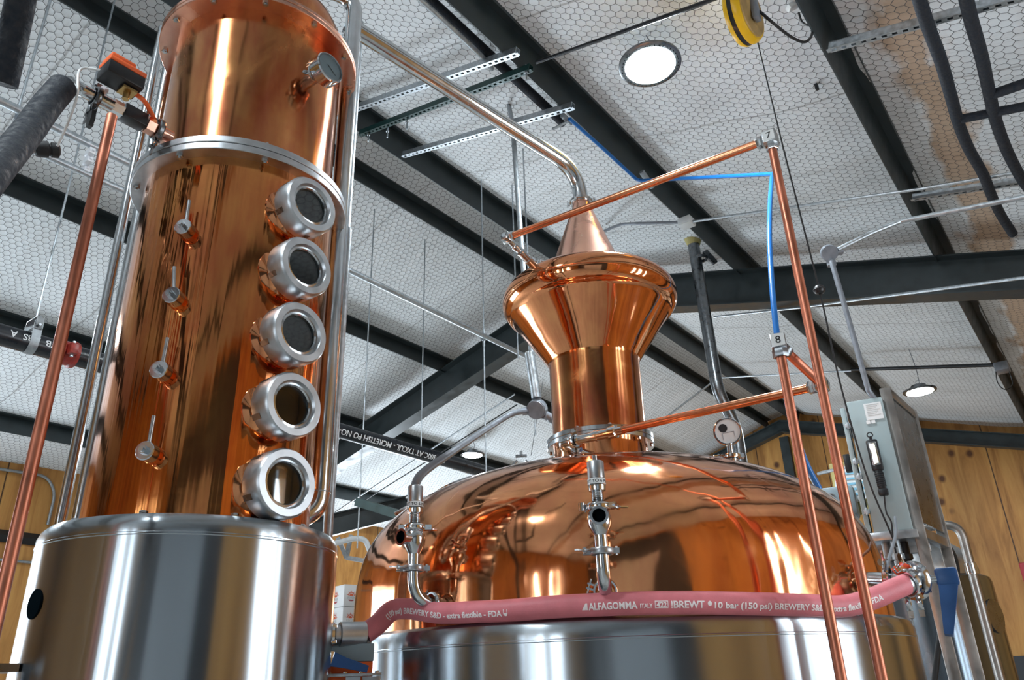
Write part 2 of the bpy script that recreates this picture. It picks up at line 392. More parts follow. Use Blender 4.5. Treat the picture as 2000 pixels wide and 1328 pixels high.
# ================================================================== SETTING
def bbox_b(bm, a0, a1, o0, o1, z0, z1): bx(bm, ((a0+a1)/2, (o0+o1)/2, (z0+z1)/2), (abs(a1-a0), abs(o1-o0), abs(z1-z0)))
bm = nb(); bbox_b(bm, A0-.1, A1+.1, OR-.1, OL+.1, -.12, 0); struct('floor', bm, 'concrete', BM)
def ceiling(name, o_eave, side):
    bm = nb(); na, no = 150, 46; grid = []
    from mathutils import noise as mn
    pur = [-5.4, -3.72, -2.03, -.28] if side > 0 else [.33, 2.05, 3.68, 5.3]
    for i in range(na+1):
        row = []
        for j in range(no+1):
            a = A0+(A1-A0)*i/na; o = o_eave*j/no
            dd = min(abs(o-p) for p in pur); sag = .035*min(1, dd/.5)**.7
            nz = mn.noise(V((a*1.1, o*.55, side*3.0)))*.022+mn.noise(V((a*3.1, o*.9, 7)))*.010
            row.append(bm.verts.new((a, o, roofz(o)-sag+nz*min(1, dd/.35)-.02)))
        grid.append(row)
    for i in range(na):
        for j in range(no): bm.faces.new((grid[i][j], grid[i+1][j], grid[i+1][j+1], grid[i][j+1]))
    # upper sheet closes the slab
    v = [bm.verts.new((a, o, roofz(o)+.12)) for a, o in ((A0, 0), (A1, 0), (A1, o_eave), (A0, o_eave))]; bm.faces.new(v)
    o = struct(name, bm, 'insulation', BM)
    return o
ceiling('ceiling_right', OR, 1); ceiling('ceiling_left', OL, -1)
# walls, cut open for the daylight and for the added far fill
def wall_long(name, off, thick, openings, mat='plywood'):
    bm = nb(); zt = roofz(off)+.1; xs = sorted({A0, A1, *[o[0] for o in openings], *[o[1] for o in openings]})
    for x0, x1 in zip(xs, xs[1:]):
        op = [o for o in openings if o[0] <= x0 and o[1] >= x1]
        if op: 
            if op[0][2] > 0: bbox_b(bm, x0, x1, off, off+thick, 0, op[0][2])
            bbox_b(bm, x0, x1, off, off+thick, op[0][3], zt)
        else: bbox_b(bm, x0, x1, off, off+thick, 0, zt)
    return struct(name, bm, mat, BM)
wall_long('wall_left', OL, .12, [(-.9, 2.1, .3, 3.2), (8.4, 10.8, .4, 2.0)])  # the farther gap is made up for the added fill light
wall_long('wall_right', OR, -.12, [(2.48, 2.62, 1.2, 3.2), (3.0, 3.2, 1.2, 3.2), (3.7, 3.8, 1.2, 3.2)])
bm = nb(); bbox_b(bm, A0+.1, .2, OR+.002, OR+.03, .02, 3.95); struct('trim_added_dark', bm, 'dark_cladding', BM)  # unseen dark panel, added to darken the reflections in the copper
bm = nb()
for k in range(24): bbox_b(bm, -4.4, -.7, OR+.03, OR+.055, .05+k*.125, .05+k*.125+.115)
struct('door_1', bm, 'roller_door', BM)
def gable(name, a, thick, openings, mat='plywood'):
    bm = nb(); xs = sorted({OR-.12, 0, OL+.12, *[o[0] for o in openings], *[o[1] for o in openings]})
    def quad(o0, o1, zb, zt0, zt1):
        v = [bm.verts.new(p) for p in ((a, o0, zb), (a, o1, zb), (a, o1, zt1), (a, o0, zt0), (a+thick, o0, zb), (a+thick, o1, zb), (a+thick, o1, zt1), (a+thick, o0, zt0))]
        for q in ((0, 1, 2, 3), (7, 6, 5, 4), (0, 4, 5, 1), (1, 5, 6, 2), (2, 6, 7, 3), (3, 7, 4, 0)): bm.faces.new([v[i] for i in q])
    for x0, x1 in zip(xs, xs[1:]):
        op = [o for o in openings if o[0] <= x0 and o[1] >= x1]; t0, t1 = roofz(x0)+.05, roofz(x1)+.05
        if op:
            if op[0][2] > 0: quad(x0, x1, 0, op[0][2], op[0][2])
            quad(x0, x1, op[0][3], t0, t1)
        else: quad(x0, x1, 0, t0, t1)
    return struct(name, bm, mat, BM)
gable('wall_back', A1, .12, [])
gable('wall_front', A0, -.12, [(-4.34, -4.16, .4, 3.5), (-3.27, -3.03, .4, 3.5), (-2.23, -2.07, .4, 3.5)])
# dark wainscot at the foot of the back wall (seen at the far right)
bm = nb(); bbox_b(bm, A1-.03, A1-.002, OR+.02, -1.0, .02, 1.62); struct('trim_1', bm, 'dark_cladding', BM)

# frames: end frame against the back wall, main frame over the still
def rafter(name, a, dz_bot_ridge, slope_bot, webtop, label, cat_, wflange=.20, span=(OR+.05, OL-.05)):
    """tapered I frame; bottom at ridge z, falling with slope_bot"""
    t = thing(name, label, cat_, B(a, 0, dz_bot_ridge)); bm = nb()
    for s, oe in ((-1, span[0]), (1, span[1])):
        e = abs(oe); zt0, zt1 = ZR-webtop, ZR-webtop-TS*e; zb0, zb1 = dz_bot_ridge, dz_bot_ridge-slope_bot*e
        for (w, h0a, h0b, h1a, h1b) in ((.012, zb0, zt0, zb1, zt1), (wflange, zb0-.014, zb0, zb1-.014, zb1), (wflange, zt0-.014, zt0, zt1-.014, zt1)):
            v = [bm.verts.new(B(a+k*w/2, o, z)) for k in (-1, 1) for o, z in ((0, h0a), (s*e, h1a), (s*e, h1b), (0, h0b))]
            for q in ((0, 1, 2, 3), (7, 6, 5, 4), (0, 4, 5, 1), (1, 5, 6, 2), (2, 6, 7, 3), (3, 7, 4, 0)): bm.faces.new([v[i] for i in q])
    o = obj('beam', bm, 'painted_steel', t, flat=True)
    bm = nb()
    for s, oe in ((-1, span[0]), (1, span[1])):
        e = abs(oe); bx(bm, B(a, s*(e-.16), (dz_bot_ridge-slope_bot*e)/2), (.2, .26, dz_bot_ridge-slope_bot*e), (P, D, V((0, 0, 1))))
    obj('column', bm, 'painted_steel', t, flat=True)
    return t
rafter('roof_frame', 6.81, 5.356, math.tan(math.radians(15.2))*1.02, .215, 'large dark green steel gable frame crossing the roof behind the copper onion head', 'roof frame')
rafter('roof_frame', 13.72, 5.50, TS, .24, 'dark steel end frame against the far plywood wall', 'roof frame', wflange=.16)
bm = nb(); p = B(13.74, 0, 0); bx(bm, B(13.80, .02, 2.72), (.10, .16, 5.40), (P, D, V((0, 0, 1)))); tag(obj('wall_post', bm, 'painted_steel', loc=B(13.80, .02, 0)), 'dark steel post under the ridge against the far plywood wall', 'post')

# Z purlins
pl = {-5.4: 'dark steel roof purlin nearest the right eave, at the top right corner', -3.72: 'dark steel roof purlin running from the top edge beside the yellow cord reel', -2.03: 'dark steel roof purlin passing left of the bright round lamp',
      -.28: 'dark steel roof purlin just right of the roof ridge, under the slotted channels', .33: 'dark steel roof purlin just left of the roof ridge', 2.05: 'dark steel roof purlin behind the middle flange of the copper column',
      3.68: 'dark steel roof purlin low on the left slope above the black sprinkler pipe', 5.3: 'dark steel roof purlin nearest the left eave, above the plywood wall'}
for off, lab in pl.items():
    s = -1 if off > 0 else 1; n = V((0, -s*TS, 1)).normalized(); tdir = V((0, 1, s*TS)).normalized()
    def PB(w, h): q = V((0, off, roofz(off)-.03))+tdir*w-n*h; return q
    prof = [(-.006, 0), (-.075, 0), (-.075, .018), (-.078, .018), (-.078, -.003), (0, -.003), (0, .200), (.004, .204), (-.006, .204)]
    bm = nb(); ends = []
    for a in (A0+.03, A1-.03): ends.append([bm.verts.new(PB(w, h)+V((a, 0, 0))) for w, h in prof])
    k = len(prof); bm.faces.new(ends[0]); bm.faces.new(ends[1][::-1])
    for i in range(k):
        bm.faces.new((ends[0][i], ends[0][(i+1) % k], ends[1][(i+1) % k], ends[1][i]))
    o = obj('roof_purlin', bm, 'painted_steel', flat=True, mtx=BM); tag(o, lab, 'roof purlin', 'purlins under the insulated roof')

# ================================================================== LAMPS
def highbay(p, label, cable_to=None):
    t = thing('high_bay_lamp', label, 'lamp', p, 'round high bay lamps under the roof')
    bm = nb(); lathe(bm, [(.150, .004), (.175, .004), (.187, .010), (.187, .024), (.165, .034), (.10, .040), (.085, .085), (.05, .10), (0, .10)], p, n=48)
    h = obj('housing', bm, 'steel_dark', t)
    bm = nb()
    for i in range(40):
        a = 2*PI*i/40; lathe(bm, [(0, 0), (.0035, 0), (.0035, .002), (0, .002)], p+V((math.cos(a)*.168, math.sin(a)*.168, .001)), n=8)
    obj('vent_hole', bm, 'well_dark', h)['kind'] = 'stuff'
    bm = nb(); lathe(bm, [(0, 0), (.148, 0), (.152, .006), (0, .006)], p, n=48); obj('diffuser', bm, 'lamp_glow', t)
    bm = nb(); ring(bm, p+V((0, 0, .125)), V((0, 1, 0)), .022, .004, 16, 6); obj('hook', bm, 'steel', t)
    bm = nb(); inv = BM.inverted() @ p; zr = roofz(inv.y)-.05
    tube(bm, cat([p+V((.02, 0, .1)), p+V((.03, .01, .1+(zr-p.z-.1)*.5)), V((p.x, p.y, zr))], 5), .004, 6); obj('power_cord', bm, 'conduit_grey', t)
    return t
highbay(atz(1270, 130, 4.86), 'big glaring round lamp under the roof between two purlins at the top right')
highbay(at(1797, 766, 10.0), 'small round lamp hanging low above the far plywood wall, right of the grey electrical cabinet')
highbay(at(923, 890, 11.6), 'small round lamp glowing behind the dome, left of the copper neck')
for a, o in ((-.9, -2.55), (1.0, 3.4)):
    p = B(a, o, roofz(o)-.32)
    highbay(p, 'round lamp under the roof behind the viewer' if a < 0 else 'round lamp over the left side hidden behind the copper column')

# ================================================================== COPPER COLUMN ON STEEL BASE
CC = V((-.8967, 2.172, 0)); CR = .300
def col_face(phi):
    """outward unit vector on the column, phi degrees to the right of the side that faces the viewer"""
    v = -CC.normalized(); return Matrix.Rotation(math.radians(phi), 3, 'Z') @ v
bm = nb(); RB = .385
lathe(bm, [(0, .02), (RB, .02), (RB, 1.836), (RB+.0015, 1.838), (RB+.0015, 1.842), (RB, 1.844), (RB, 1.860), (RB-.006, 1.876), (RB-.018, 1.888), (RB-.032, 1.891), (0, 1.891)], CC, n=96)
base = obj('steel_tank', bm, 'brushed_steel', loc=CC, angle=25); tag(base, 'brushed stainless steel tank carrying the tall copper column', 'tank')
bm = nb(); f = col_face(-60); pf = CC+f*(RB-.002)+V((0, 0, 1.698)); cyl(bm, pf, pf+f*.004, .034, 28); obj('round_port', bm, 'well_dark', base)
bm = nb(); f = col_face(-72); pf = CC+f*(RB+.06)+V((0, 0, 1.562)); bx(bm, pf, (.13, .16, .018), (f, V((0, 0, 1)).cross(f), V((0, 0, 1)))); bx(bm, pf+f*.03-V((0, 0, .1)), (.06, .012, .2), (f, V((0, 0, 1)).cross(f), V((0, 0, 1)))); obj('bracket', bm, 'steel_dark', base)
bm = nb()
for i in range(10):
    a = math.radians(18+36*i); bolt(bm, CC+V((math.cos(a)*.335, math.sin(a)*.335, 1.891)), V((0, 0, 1)), .010, .010, 0)
obj('rim_bolt', bm, 'steel', base)['kind'] = 'stuff'

col = thing('copper_column', 'tall polished copper distilling column with five round sight glasses', 'column', CC+V((0, 0, 1.892)))
bm = nb(); lathe(bm, [(CR, 1.892), (CR, 2.972)], CC, n=128); obj('lower_shell', bm, 'copper_lower', col)
bm = nb(); lathe(bm, [(.286, 3.018), (.287, 3.59)], CC, n=128); obj('upper_shell', bm, 'copper_upper', col)
bm = nb()
for z in (2.970, 2.995): lathe(bm, [(.28, z), (.339, z), (.341, z+.002), (.341, z+.021), (.339, z+.023), (.28, z+.023)], CC, n=128, closed=True)
fl = obj('middle_flange', bm, 'steel_satin', col); fl['label'] = 'bright steel flange between lower and upper shell'
for i in range(8):
    f = col_face(-36.5+45*i); bm = nb(); q = CC+f*.322
    bolt(bm, V((q.x, q.y, 2.970)), V((0, 0, -1)), .010, .009, .006); obj('bolt', bm, 'steel', fl); bm = nb(); bolt(bm, V((q.x, q.y, 3.018)), V((0, 0, 1)), .010, .009, .004); obj('nut', bm, 'steel', fl)
bm = nb()
for z in (3.590, 3.608): lathe(bm, [(.27, z), (.343, z), (.345, z+.002), (.345, z+.014), (.343, z+.016), (.27, z+.016)], CC, n=128, closed=True)
f2 = obj('top_flange', bm, 'copper_satin', col)
for i in range(12):
    f = col_face(-62+30*i); bm = nb(); q = CC+f*.325
    bolt(bm, V((q.x, q.y, 3.590)), V((0, 0, -1)), .011, .009, .003); obj('bolt', bm, 'steel', f2)
bm = nb(); lathe(bm, [(.285, 3.624), (.285, 3.72)]+[(.285*math.cos(t*PI/16), 3.72+.2*math.sin(t*PI/16)) for t in range(1, 7)]+[(.05, 3.915), (.05, 3.98)], CC, n=96); obj('top_dome', bm, 'copper_upper', col)
for i in range(5):
    z = 2.828-.2115*i; f = col_face(30); up = V((0, 0, 1)); o = CC+V((0, 0, z))
    bm = nb(); lathe(bm, [(.098, CR-.03), (.090, CR-.010), (.076, CR-.002), (.070, CR+.008), (.072, CR+.018), (.076, CR+.022), (.070, CR+.030), (.060, CR+.032)], o, f, 56)
    sg = obj('sight_glass', bm, 'copper_polished', col); sg['label'] = 'round sight glass, number %d from the top' % (i+1)
    bm = nb(); d0 = CR+.026; prof = [(.060, d0), (.086, d0), (.0905, d0+.004), (.0905, d0+.060), (.085, d0+.068), (.067, d0+.068), (.062, d0+.058), (.057, d0+.050), (.057, d0+.004), (.060, d0)]
    lathe(bm, prof[:-1], o, f, 64, closed=True)
    obj('union_nut', bm, 'steel_satin', sg)
    bm = nb(); lathe(bm, [(.054, d0+.042), (.0625, d0+.042), (.0625, d0+.058), (.056, d0+.060), (.053, d0+.056)], o, f, 56, closed=True); obj('seal_ring', bm, 'steel', sg)
    bm = nb(); u, v, a = basis(f)
    for k in range(5):
        an = 2*PI*k/5+.5; w = u*math.cos(an)+v*math.sin(an); bx(bm, o+f*(d0+.018)+w*.0900, (.0025, .016, .034), (w, a.cross(w), a))
    obj('spanner_slot', bm, 'steel_dark', sg)
    bm = nb(); lathe(bm, [(0, d0+.045), (.0565, d0+.045), (.0565, d0+.051), (0, d0+.051)], o, f, 40); obj('glass_pane', bm, 'clear_glass', sg)
    bm = nb(); lathe(bm, [(.0565, d0+.044), (.0565, d0+.040), (.052, d0+.012), (0, d0+.012)], o, f, 40); obj('dark_interior', bm, 'well_dark', sg)  # black cup paints in the shade inside the column
for i in range(4):
    z = 2.697-.2165*i; f = col_face(-25.5); o = CC+V((0, 0, z)); sd = (V((0, 0, 1)).cross(f))
    bm = nb(); cyl(bm, o+f*(CR-.01), o+f*(CR+.022), .026, 28, .023); pr = obj('sample_port', bm, 'copper_polished', col)
    bm = nb(); cyl(bm, o+f*(CR+.014), o+f*(CR+.046), .0245, 32, cham=.002); cyl(bm, o+f*(CR+.046), o+f*(CR+.058), .011, 6); cyl(bm, o+f*(CR+.058), o+f*(CR+.064), .006, 16)
    obj('cap_nut', bm, 'steel', pr)
    tilt = (0.0, -.12, .04, .02)[i]; dv = (V((0, 0, 1))+sd*tilt+f*.02).normalized(); q = o+f*(CR+.030)
    bm = nb(); cyl(bm, q+dv*.018, q+dv*.094, .0050, 12); obj('lever', bm, 'steel_satin', pr)
# temperature gauge on the upper shell
f = col_face(33); o = CC+V((0, 0, 3.378)); u, v, a = basis(f); sd = V((0, 0, 1)).cross(f)
g = thing('pressure_gauge', 'small round steel dial gauge clamped to the upper right of the copper column', 'gauge', o+f*.285)
bm = nb(); cyl(bm, o+f*.275, o+f*.335, .021, 24); lathe(bm, [(.026, .330), (.026, .345)], o, f, 24); obj('ferrule', bm, 'steel', g)
bm = nb(); screw_clamp(bm, o+f*.345, f, .036, -sd); obj('clamp', bm, 'chrome', g)
bm = nb(); lathe(bm, [(0, .350), (.050, .350), (.054, .354), (.054, .392), (.051, .396), (.047, .396), (.047, .388), (0, .388)], o, f, 48); cs = obj('case', bm, 'chrome', g)
bm = nb(); lathe(bm, [(0, .3885), (.046, .3885), (.046, .390), (0, .390)], o, f, 40); obj('dial', bm, 'dial_face', cs)
bm = nb(); dn = (sd*.8-V((0, 0, .5))).normalized(); prism(bm, [(-.012, -.0012), (.030, -.0006), (.030, .0006), (-.012, .0012)], o+f*.3915, dn, f.cross(dn), f, .0008); obj('needle', bm, 'ink_black', cs)
bm = nb(); lathe(bm, [(0, .393), (.0465, .393), (.0465, .3945), (0, .3945)], o, f, 40); obj('glass_pane', bm, 'clear_glass', cs)

# pipes beside the column
q = azd(-14.55, 2.40, 0)
inn = CC+(q-CC)*.55
bm = nb(); tube(bm, fillet([V((inn.x, inn.y, 1.965)), V((q.x, q.y, 1.965)), V((q.x, q.y, 4.10)), V((CC.x, CC.y, 4.10))], .085, 12), .0325, 28); t = obj('side_pipe', bm, 'steel', col); t['label'] = 'thick polished steel side pipe'
bm = nb(); ring(bm, V((q.x, q.y, 2.045)), V((0, 0, 1)), .0325, .0016, 28, 8); obj('weld_bead', bm, 'steel_satin', t)
q = azd(-13.78, 2.64, 0); b2 = azd(-13.9, 3.0, 0)
bm = nb(); tube(bm, fillet([V((q.x, q.y, .1)), V((q.x, q.y, 3.16)), V((b2.x, b2.y, 3.16)), V((b2.x, b2.y, 4.6))], .07, 8), .0165, 18)
o = obj('electrical_conduit', bm, 'galvanized', loc=V((q.x, q.y, .1))); tag(o, 'galvanized conduit with a top elbow rising behind the right side of the copper column', 'conduit')
for az, r, lab in ((-30.75, .016, 'outer of two slim steel pipes standing left of the copper column'), (-29.75, .020, 'inner of two slim steel pipes standing left of the copper column')):
    q = azd(az, 2.62 if r < .018 else 2.52, 0); bm = nb(); tube(bm, [V((q.x, q.y, .1 if r < .018 else 1.892)), V((q.x, q.y, 3.9))], r, 20); 
    o = obj('steel_pipe', bm, 'steel', loc=V((q.x, q.y, .1))); tag(o, lab, 'pipe')

# ================================================================== POT STILL
PC = V((.3623, 3.1794, 0)); RT = 1.045; ZT = 1.652
def pot_face(phi): v = -PC.normalized(); return Matrix.Rotation(math.radians(phi), 3, 'Z') @ v
bm = nb(); lathe(bm, [(0, .02), (RT, .02), (RT, 1.592), (RT+.0015, 1.594), (RT+.0015, 1.598), (RT, 1.600), (RT, 1.622), (RT-.008, 1.642), (RT-.022, 1.651), (RT-.06, 1.6535), (.9, 1.6535)], PC, n=160)
o = obj('steel_tank', bm, 'brushed_steel', loc=PC, angle=25); tag(o, 'wide brushed stainless steel jacket tank under the copper dome', 'tank')
still = thing('copper_pot_still', 'large polished copper pot still with domed body, neck and onion head', 'still', PC+V((0, 0, 1.655)))
def domez(r): return 1.689+.617*max(0, 1-(r/.9975)**1.7)**(1/3.376)
prof = [(.9975, 1.6535), (.9975, 1.689)]
for i in range(1, 60):
    z = 1.689+.617*math.sin(PI/2*i/60); k = (z-1.689)/.617; prof.append((.9975*(1-k**3.376)**(1/1.7), z))
bm = nb(); lathe(bm, [p for p in prof if p[0] > .195]+[(.195, domez(.195))], PC, n=160); dome = obj('dome', bm, 'copper_polished', still)
bm = nb(); lathe(bm, [(.215, 2.27), (.205, 2.285), (.2, 2.31), (.2, 2.392)], PC, n=96); obj('lower_neck', bm, 'copper_polished', still)
bm = nb()
for z in (2.392, 2.413): lathe(bm, [(.19, z), (.226, z), (.228, z+.002), (.228, z+.018), (.226, z+.020), (.19, z+.020)], PC, n=96, closed=True)
nf = obj('neck_flange', bm, 'steel', still)
for i in range(10):
    f = pot_face(-60+36*i); q = PC+f*.2145; bm = nb(); bolt(bm, V((q.x, q.y, 2.392)), V((0, 0, -1)), .007, .008, .0); obj('bolt', bm, 'chrome', nf); bm = nb(); bolt(bm, V((q.x, q.y, 2.433)), V((0, 0, 1)), .007, .007, 0); obj('nut', bm, 'chrome', nf)
bm = nb(); lathe(bm, [(.2, 2.433), (.2, 2.772), (.204, 2.784)], PC, n=96); obj('neck', bm, 'copper_upper', still)
bm = nb(); cr = [(.204, 2.784), (.210, 2.795), (.352, 3.004), (.364, 3.020)]
for i in range(0, 17):
    a = -PI*.31+PI*.84*i/16; cr.append((.324+.078*math.cos(a), 3.086+.078*math.sin(a)))
cr += [(.27, 3.176), (.22, 3.186), (.18, 3.20)]
lathe(bm, cr, PC, n=128); head = obj('onion_head', bm, 'copper_head', still)
bm = nb(); lathe(bm, [(.205, 3.185), (.190, 3.20), (.178, 3.235), (.046, 3.61), (.043, 3.64)], PC, n=96); obj('cone', bm, 'copper_satin', still)
bm = nb(); o = PC+V((0, 0, 3.645)); lathe(bm, [(.030, -.012), (.047, -.012), (.047, .0), (.030, .0)], o, n=32, closed=True); obj('cone_ferrule', bm, 'steel', still)
# clamp on the cone top
g = thing('pipe_clamp', 'steel clamp joining the vapour pipe to the tip of the copper cone', 'clamp', o)
bm = nb(); screw_clamp(bm, o, V((0, 0, 1)), .056, pot_face(80)); obj('band', bm, 'steel', g)
# vapour pipe from the cone to the column top
dirc = (CC-PC).normalized()
ax = V((0, 0, 1))
top = [PC+V((0, 0, 3.652)), PC+V((0, 0, 3.83)), None, None]
vp = [V((PC.x, PC.y, 3.652)), V((PC.x, PC.y, 3.83))]
pm = PC+dirc*1.28; vp += [V((pm.x, pm.y, 4.02))]
g = thing('vapour_pipe', 'long polished steel vapour pipe slanting from the copper cone up to the top left', 'pipe', V((PC.x, PC.y, 3.652)))
bm = nb(); tube(bm, fillet(vp, .165, 14), .036, 32); obj('pipe', bm, 'steel', g)
bm = nb(); e = vp[-1]; screw_clamp(bm, e, (vp[-1]-vp[-2]), .052, V((0, 0, -1))); obj('end_clamp', bm, 'chrome', g)

# relief valves on the dome
def relief_valve(az, d, z0, phi_port, label, stem=True, wall_at=None):
    c = azd(az, d, 0); f = (V((c.x, c.y, 0))-PC).normalized(); Z = V((0, 0, 1)); rt = azd(az, 1, 0); toward = -rt.normalized(); right = Z.cross(toward)
    t = thing('relief_valve', label, 'valve', V((c.x, c.y, z0)), 'steel relief valves on the side of the dome')
    wall = PC+f*.985; dw = (c-PC).length-.985
    if wall_at: wall = azd(wall_at[0], wall_at[1], 0); f = (c-wall).normalized(); dw = (c-wall).length
    pth = fillet([V((wall.x, wall.y, z0)), V((c.x, c.y, z0)), V((c.x, c.y, z0+.16))], .075, 12)
    bm = nb(); tube(bm, pth, .0183, 24); obj('elbow', bm, 'steel', t)
    bm = nb(); cc = V((wall.x, wall.y, z0))+f*(dw*.42); screw_clamp(bm, cc, f, .034, (-right+Z*.35)); obj('lower_clamp', bm, 'steel', t)
    bm = nb(); screw_clamp(bm, V((c.x, c.y, z0+.095)), Z, .033, -right); obj('middle_clamp', bm, 'steel_satin', t)
    bm = nb(); c3 = V((c.x, c.y, z0+.180)); lathe(bm, [(.0175, -.045), (.023, -.034), (.031, -.018), (.033, 0), (.030, .016), (.022, .028)], c3, Z, 32)
    pd = Matrix.Rotation(math.radians(phi_port), 3, 'Z') @ toward
    lathe(bm, [(.020, .0), (.020, .046), (.0245, .048), (.0245, .054), (.018, .054), (.017, .035)], c3, pd, 32); b = obj('valve_body', bm, 'steel', t)
    bm = nb(); lathe(bm, [(0, .034), (.0172, .034), (.0172, .050), (.0168, .050), (.0165, .036), (0, .036)], c3, pd, 24); obj('port_bore', bm, 'well_dark', b)  # black lining paints in the shade down the open port
    bm = nb(); screw_clamp(bm, c3+Z*.033, Z, .033, right if phi_port < 0 else (right*.9+toward*.3)); 
    if phi_port == 0: 
        q = c3+Z*.033-right*.045; cyl(bm, q-Z*.010, q+Z*.012, .009, 12); bx(bm, q+right*.01, (.02, .012, .01), (right, toward, Z))
    obj('upper_clamp', bm, 'chrome', t)
    zz = z0+.220; cz = V((c.x, c.y, zz))
    bm = nb(); pr = [(.0165, 0)]
    for k in range(8): pr += [(.0175, .003+k*.0042), (.0158, .005+k*.0042)]
    pr += [(.0165, .038)]; lathe(bm, pr, cz, Z, 28); obj('threaded_neck', bm, 'steel', t)
    bm = nb(); lathe(bm, [(.016, .034), (.023, .036), (.0240, .043), (.0240, .050), (.0225, .052), (.0235, .054), (.0245, .060), (.0235, .070)], cz, Z, 32); obj('locking_nut', bm, 'steel', t)
    bm = nb(); lathe(bm, [(.0215, .068), (.0235, .069), (.0235, .115), (.0215, .118), (0, .118)], cz, Z, 32); obj('cap', bm, 'steel_satin', t)
    if stem: bm = nb(); cyl(bm, V((c.x, c.y, zz+.117)), V((c.x, c.y, zz+.136)), .0065, 16, cham=.001); obj('stem', bm, 'steel', t)
    bm = nb(); lathe(bm, [(.0246, .053), (.0251, .054), (.0251, .067), (.0246, .068)], cz, Z, 40); obj('label_band', bm, 'label_white', t)
    tm = text_mesh('SET TO 6 PSI', .0115, .02); w = max(v.co.x for v in tm.verts); r = .0255; kx = 1.15
    for v in tm.verts:
        th = (v.co.x-w/2)*kx/r; y = v.co.y; n_ = toward*math.cos(th)+right*math.sin(th)
        v.co = V((c.x, c.y, zz+.0562+y))+n_*r
    obj('label_text', tm, 'ink_black', t, flat=True)
relief_valve(6.0, 2.10, 1.713, 0, 'steel relief valve with open round port at the front of the copper dome')
relief_valve(-7.6, 2.335, 1.715, -48, 'steel relief valve at the left of the copper dome, port turned left', stem=False, wall_at=(-5.25, 2.40))

# digital gauge on the dome
p0 = azd(17.0, 3.06, domez(.6)-.0)
gz = azd(16.0, 3.05, 0); rr = (V((gz.x, gz.y, 0))-PC).length; z0 = domez(rr)-.02; Z = V((0, 0, 1))
t = thing('digital_gauge', 'round digital thermometer standing on the copper dome right of the neck', 'gauge', V((gz.x, gz.y, z0)))
f = -azd(16.0, 1, 0).normalized(); f = (f-Z*.22).normalized(); right = Z.cross(f).normalized(); up = f.cross(right)
ztop = at(1418, 843, 3.05).z
c = V((gz.x, gz.y, ztop))
bm = nb(); cyl(bm, V((gz.x, gz.y, z0)), V((gz.x, gz.y, ztop-.10)), .024, 20); cyl(bm, V((gz.x, gz.y, ztop-.10)), V((gz.x, gz.y, ztop-.05)), .012, 16); obj('stem', bm, 'steel', t)
bm = nb(); screw_clamp(bm, V((gz.x, gz.y, ztop-.103)), Z, .036, -right); obj('clamp', bm, 'chrome', t)
bm = nb(); lathe(bm, [(0, -.03), (.050, -.03), (.055, -.024), (.055, .010), (.052, .013), (.048, .013), (.048, .008), (0, .008)], c, f, 48); cs = obj('case', bm, 'chrome', t)
bm = nb(); lathe(bm, [(0, .0085), (.0475, .0085), (.0475, .0095), (0, .0095)], c, f, 48); obj('face_plate', bm, 'dial_white', cs)
bm = nb(); cyl(bm, c+f*.0095-right*.016+up*.014, c+f*.0105-right*.016+up*.014, .017, 28); obj('sensor_window', bm, 'black_plastic', cs)
bm = nb(); 
for a, b in (((-.02, -.006), (.024, -.002)), ((-.02, -.006), (-.02, -.034)), ((.024, -.002), (.026, -.026))): tube(bm, [c+f*.0105+right*a[0]+up*a[1], c+f*.0105+right*b[0]+up*b[1]], .0009, 6)
obj('display_outline', bm, 'conduit_grey', cs)
# manway and fitting at the back left of the dome
m = azd(-3.9, 3.35, 0); mz = domez((m-PC).length)
tl = ((m-PC).normalized()*.38+Z).normalized()
bm = nb(); lathe(bm, [(.15, -.06), (.15, .03), (.175, .03), (.175, .055), (.15, .062), (0, .085)], m+V((0, 0, mz)), tl, 48); t = obj('manway', bm, 'steel', still); t['label'] = 'round steel manway lid'
bm = nb(); q = azd(-7.0, 3.2, 0); q.z = domez((V((q.x, q.y, 0))-PC).length); sd = azd(-6, 1, 0).cross(Z).normalized()
tube(bm, [m+V((0, 0, mz+.03))+sd*-.17, m+V((0, 0, mz-.04))-sd*.30], .012, 10); ring(bm, m+V((0, 0, mz-.0))-sd*.22, sd, .014, .005, 16, 6); obj('hinge_bolt', bm, 'chrome', t)
# back-side dome rings seen right of the neck
m = azd(11.6, 3.42, 0); mz = domez((m-PC).length)
bm = nb(); lathe(bm, [(0, -.03), (.07, -.03), (.075, .03), (.06, .05), (0, .055)], m+V((0, 0, mz)), Z, 32); obj('port_cap', bm, 'dial_white', still)['label'] = 'low white rounded cap'

# ================================================================== HOSE
hp = [(662, 1239, 2.40), (712, 1238, 2.42), (738, 1219, 2.43), (765, 1193, 2.43), (800, 1189, 2.41), (861, 1197, 2.345), (930, 1195, 2.275), (1000, 1192, 2.225), (1072, 1186, 2.185), (1144, 1182, 2.165), (1250, 1178, 2.155), (1360, 1177, 2.185), (1470, 1179, 2.25), (1576, 1182, 2.36), (1644, 1184, 2.45), (1696, 1172, 2.53), (1748, 1150, 2.60), (1772, 1140, 2.64)]
hpts = [at(*q) for q in hp]; HR = .0298
hose = thing('brewery_hose', 'thick pink rubber hose with white print lying round the tank rim below the dome', 'hose', V((hpts[10].x, hpts[10].y, hpts[10].z-HR)))
hcurve = cat(hpts[1:], 14)
bm = nb(); tube(bm, hcurve, HR, 32); body = obj('hose', bm, 'hose_pink', hose)
bm = nb(); a, b = hpts[0], hpts[1]; ax = (b-a).normalized(); lathe(bm, [(.026, -.03), (.026, 0), (.034, .002), (.034, .075), (.030, .078)], a, ax, 36)
cf = obj('crimp_sleeve', bm, 'steel_satin', hose)
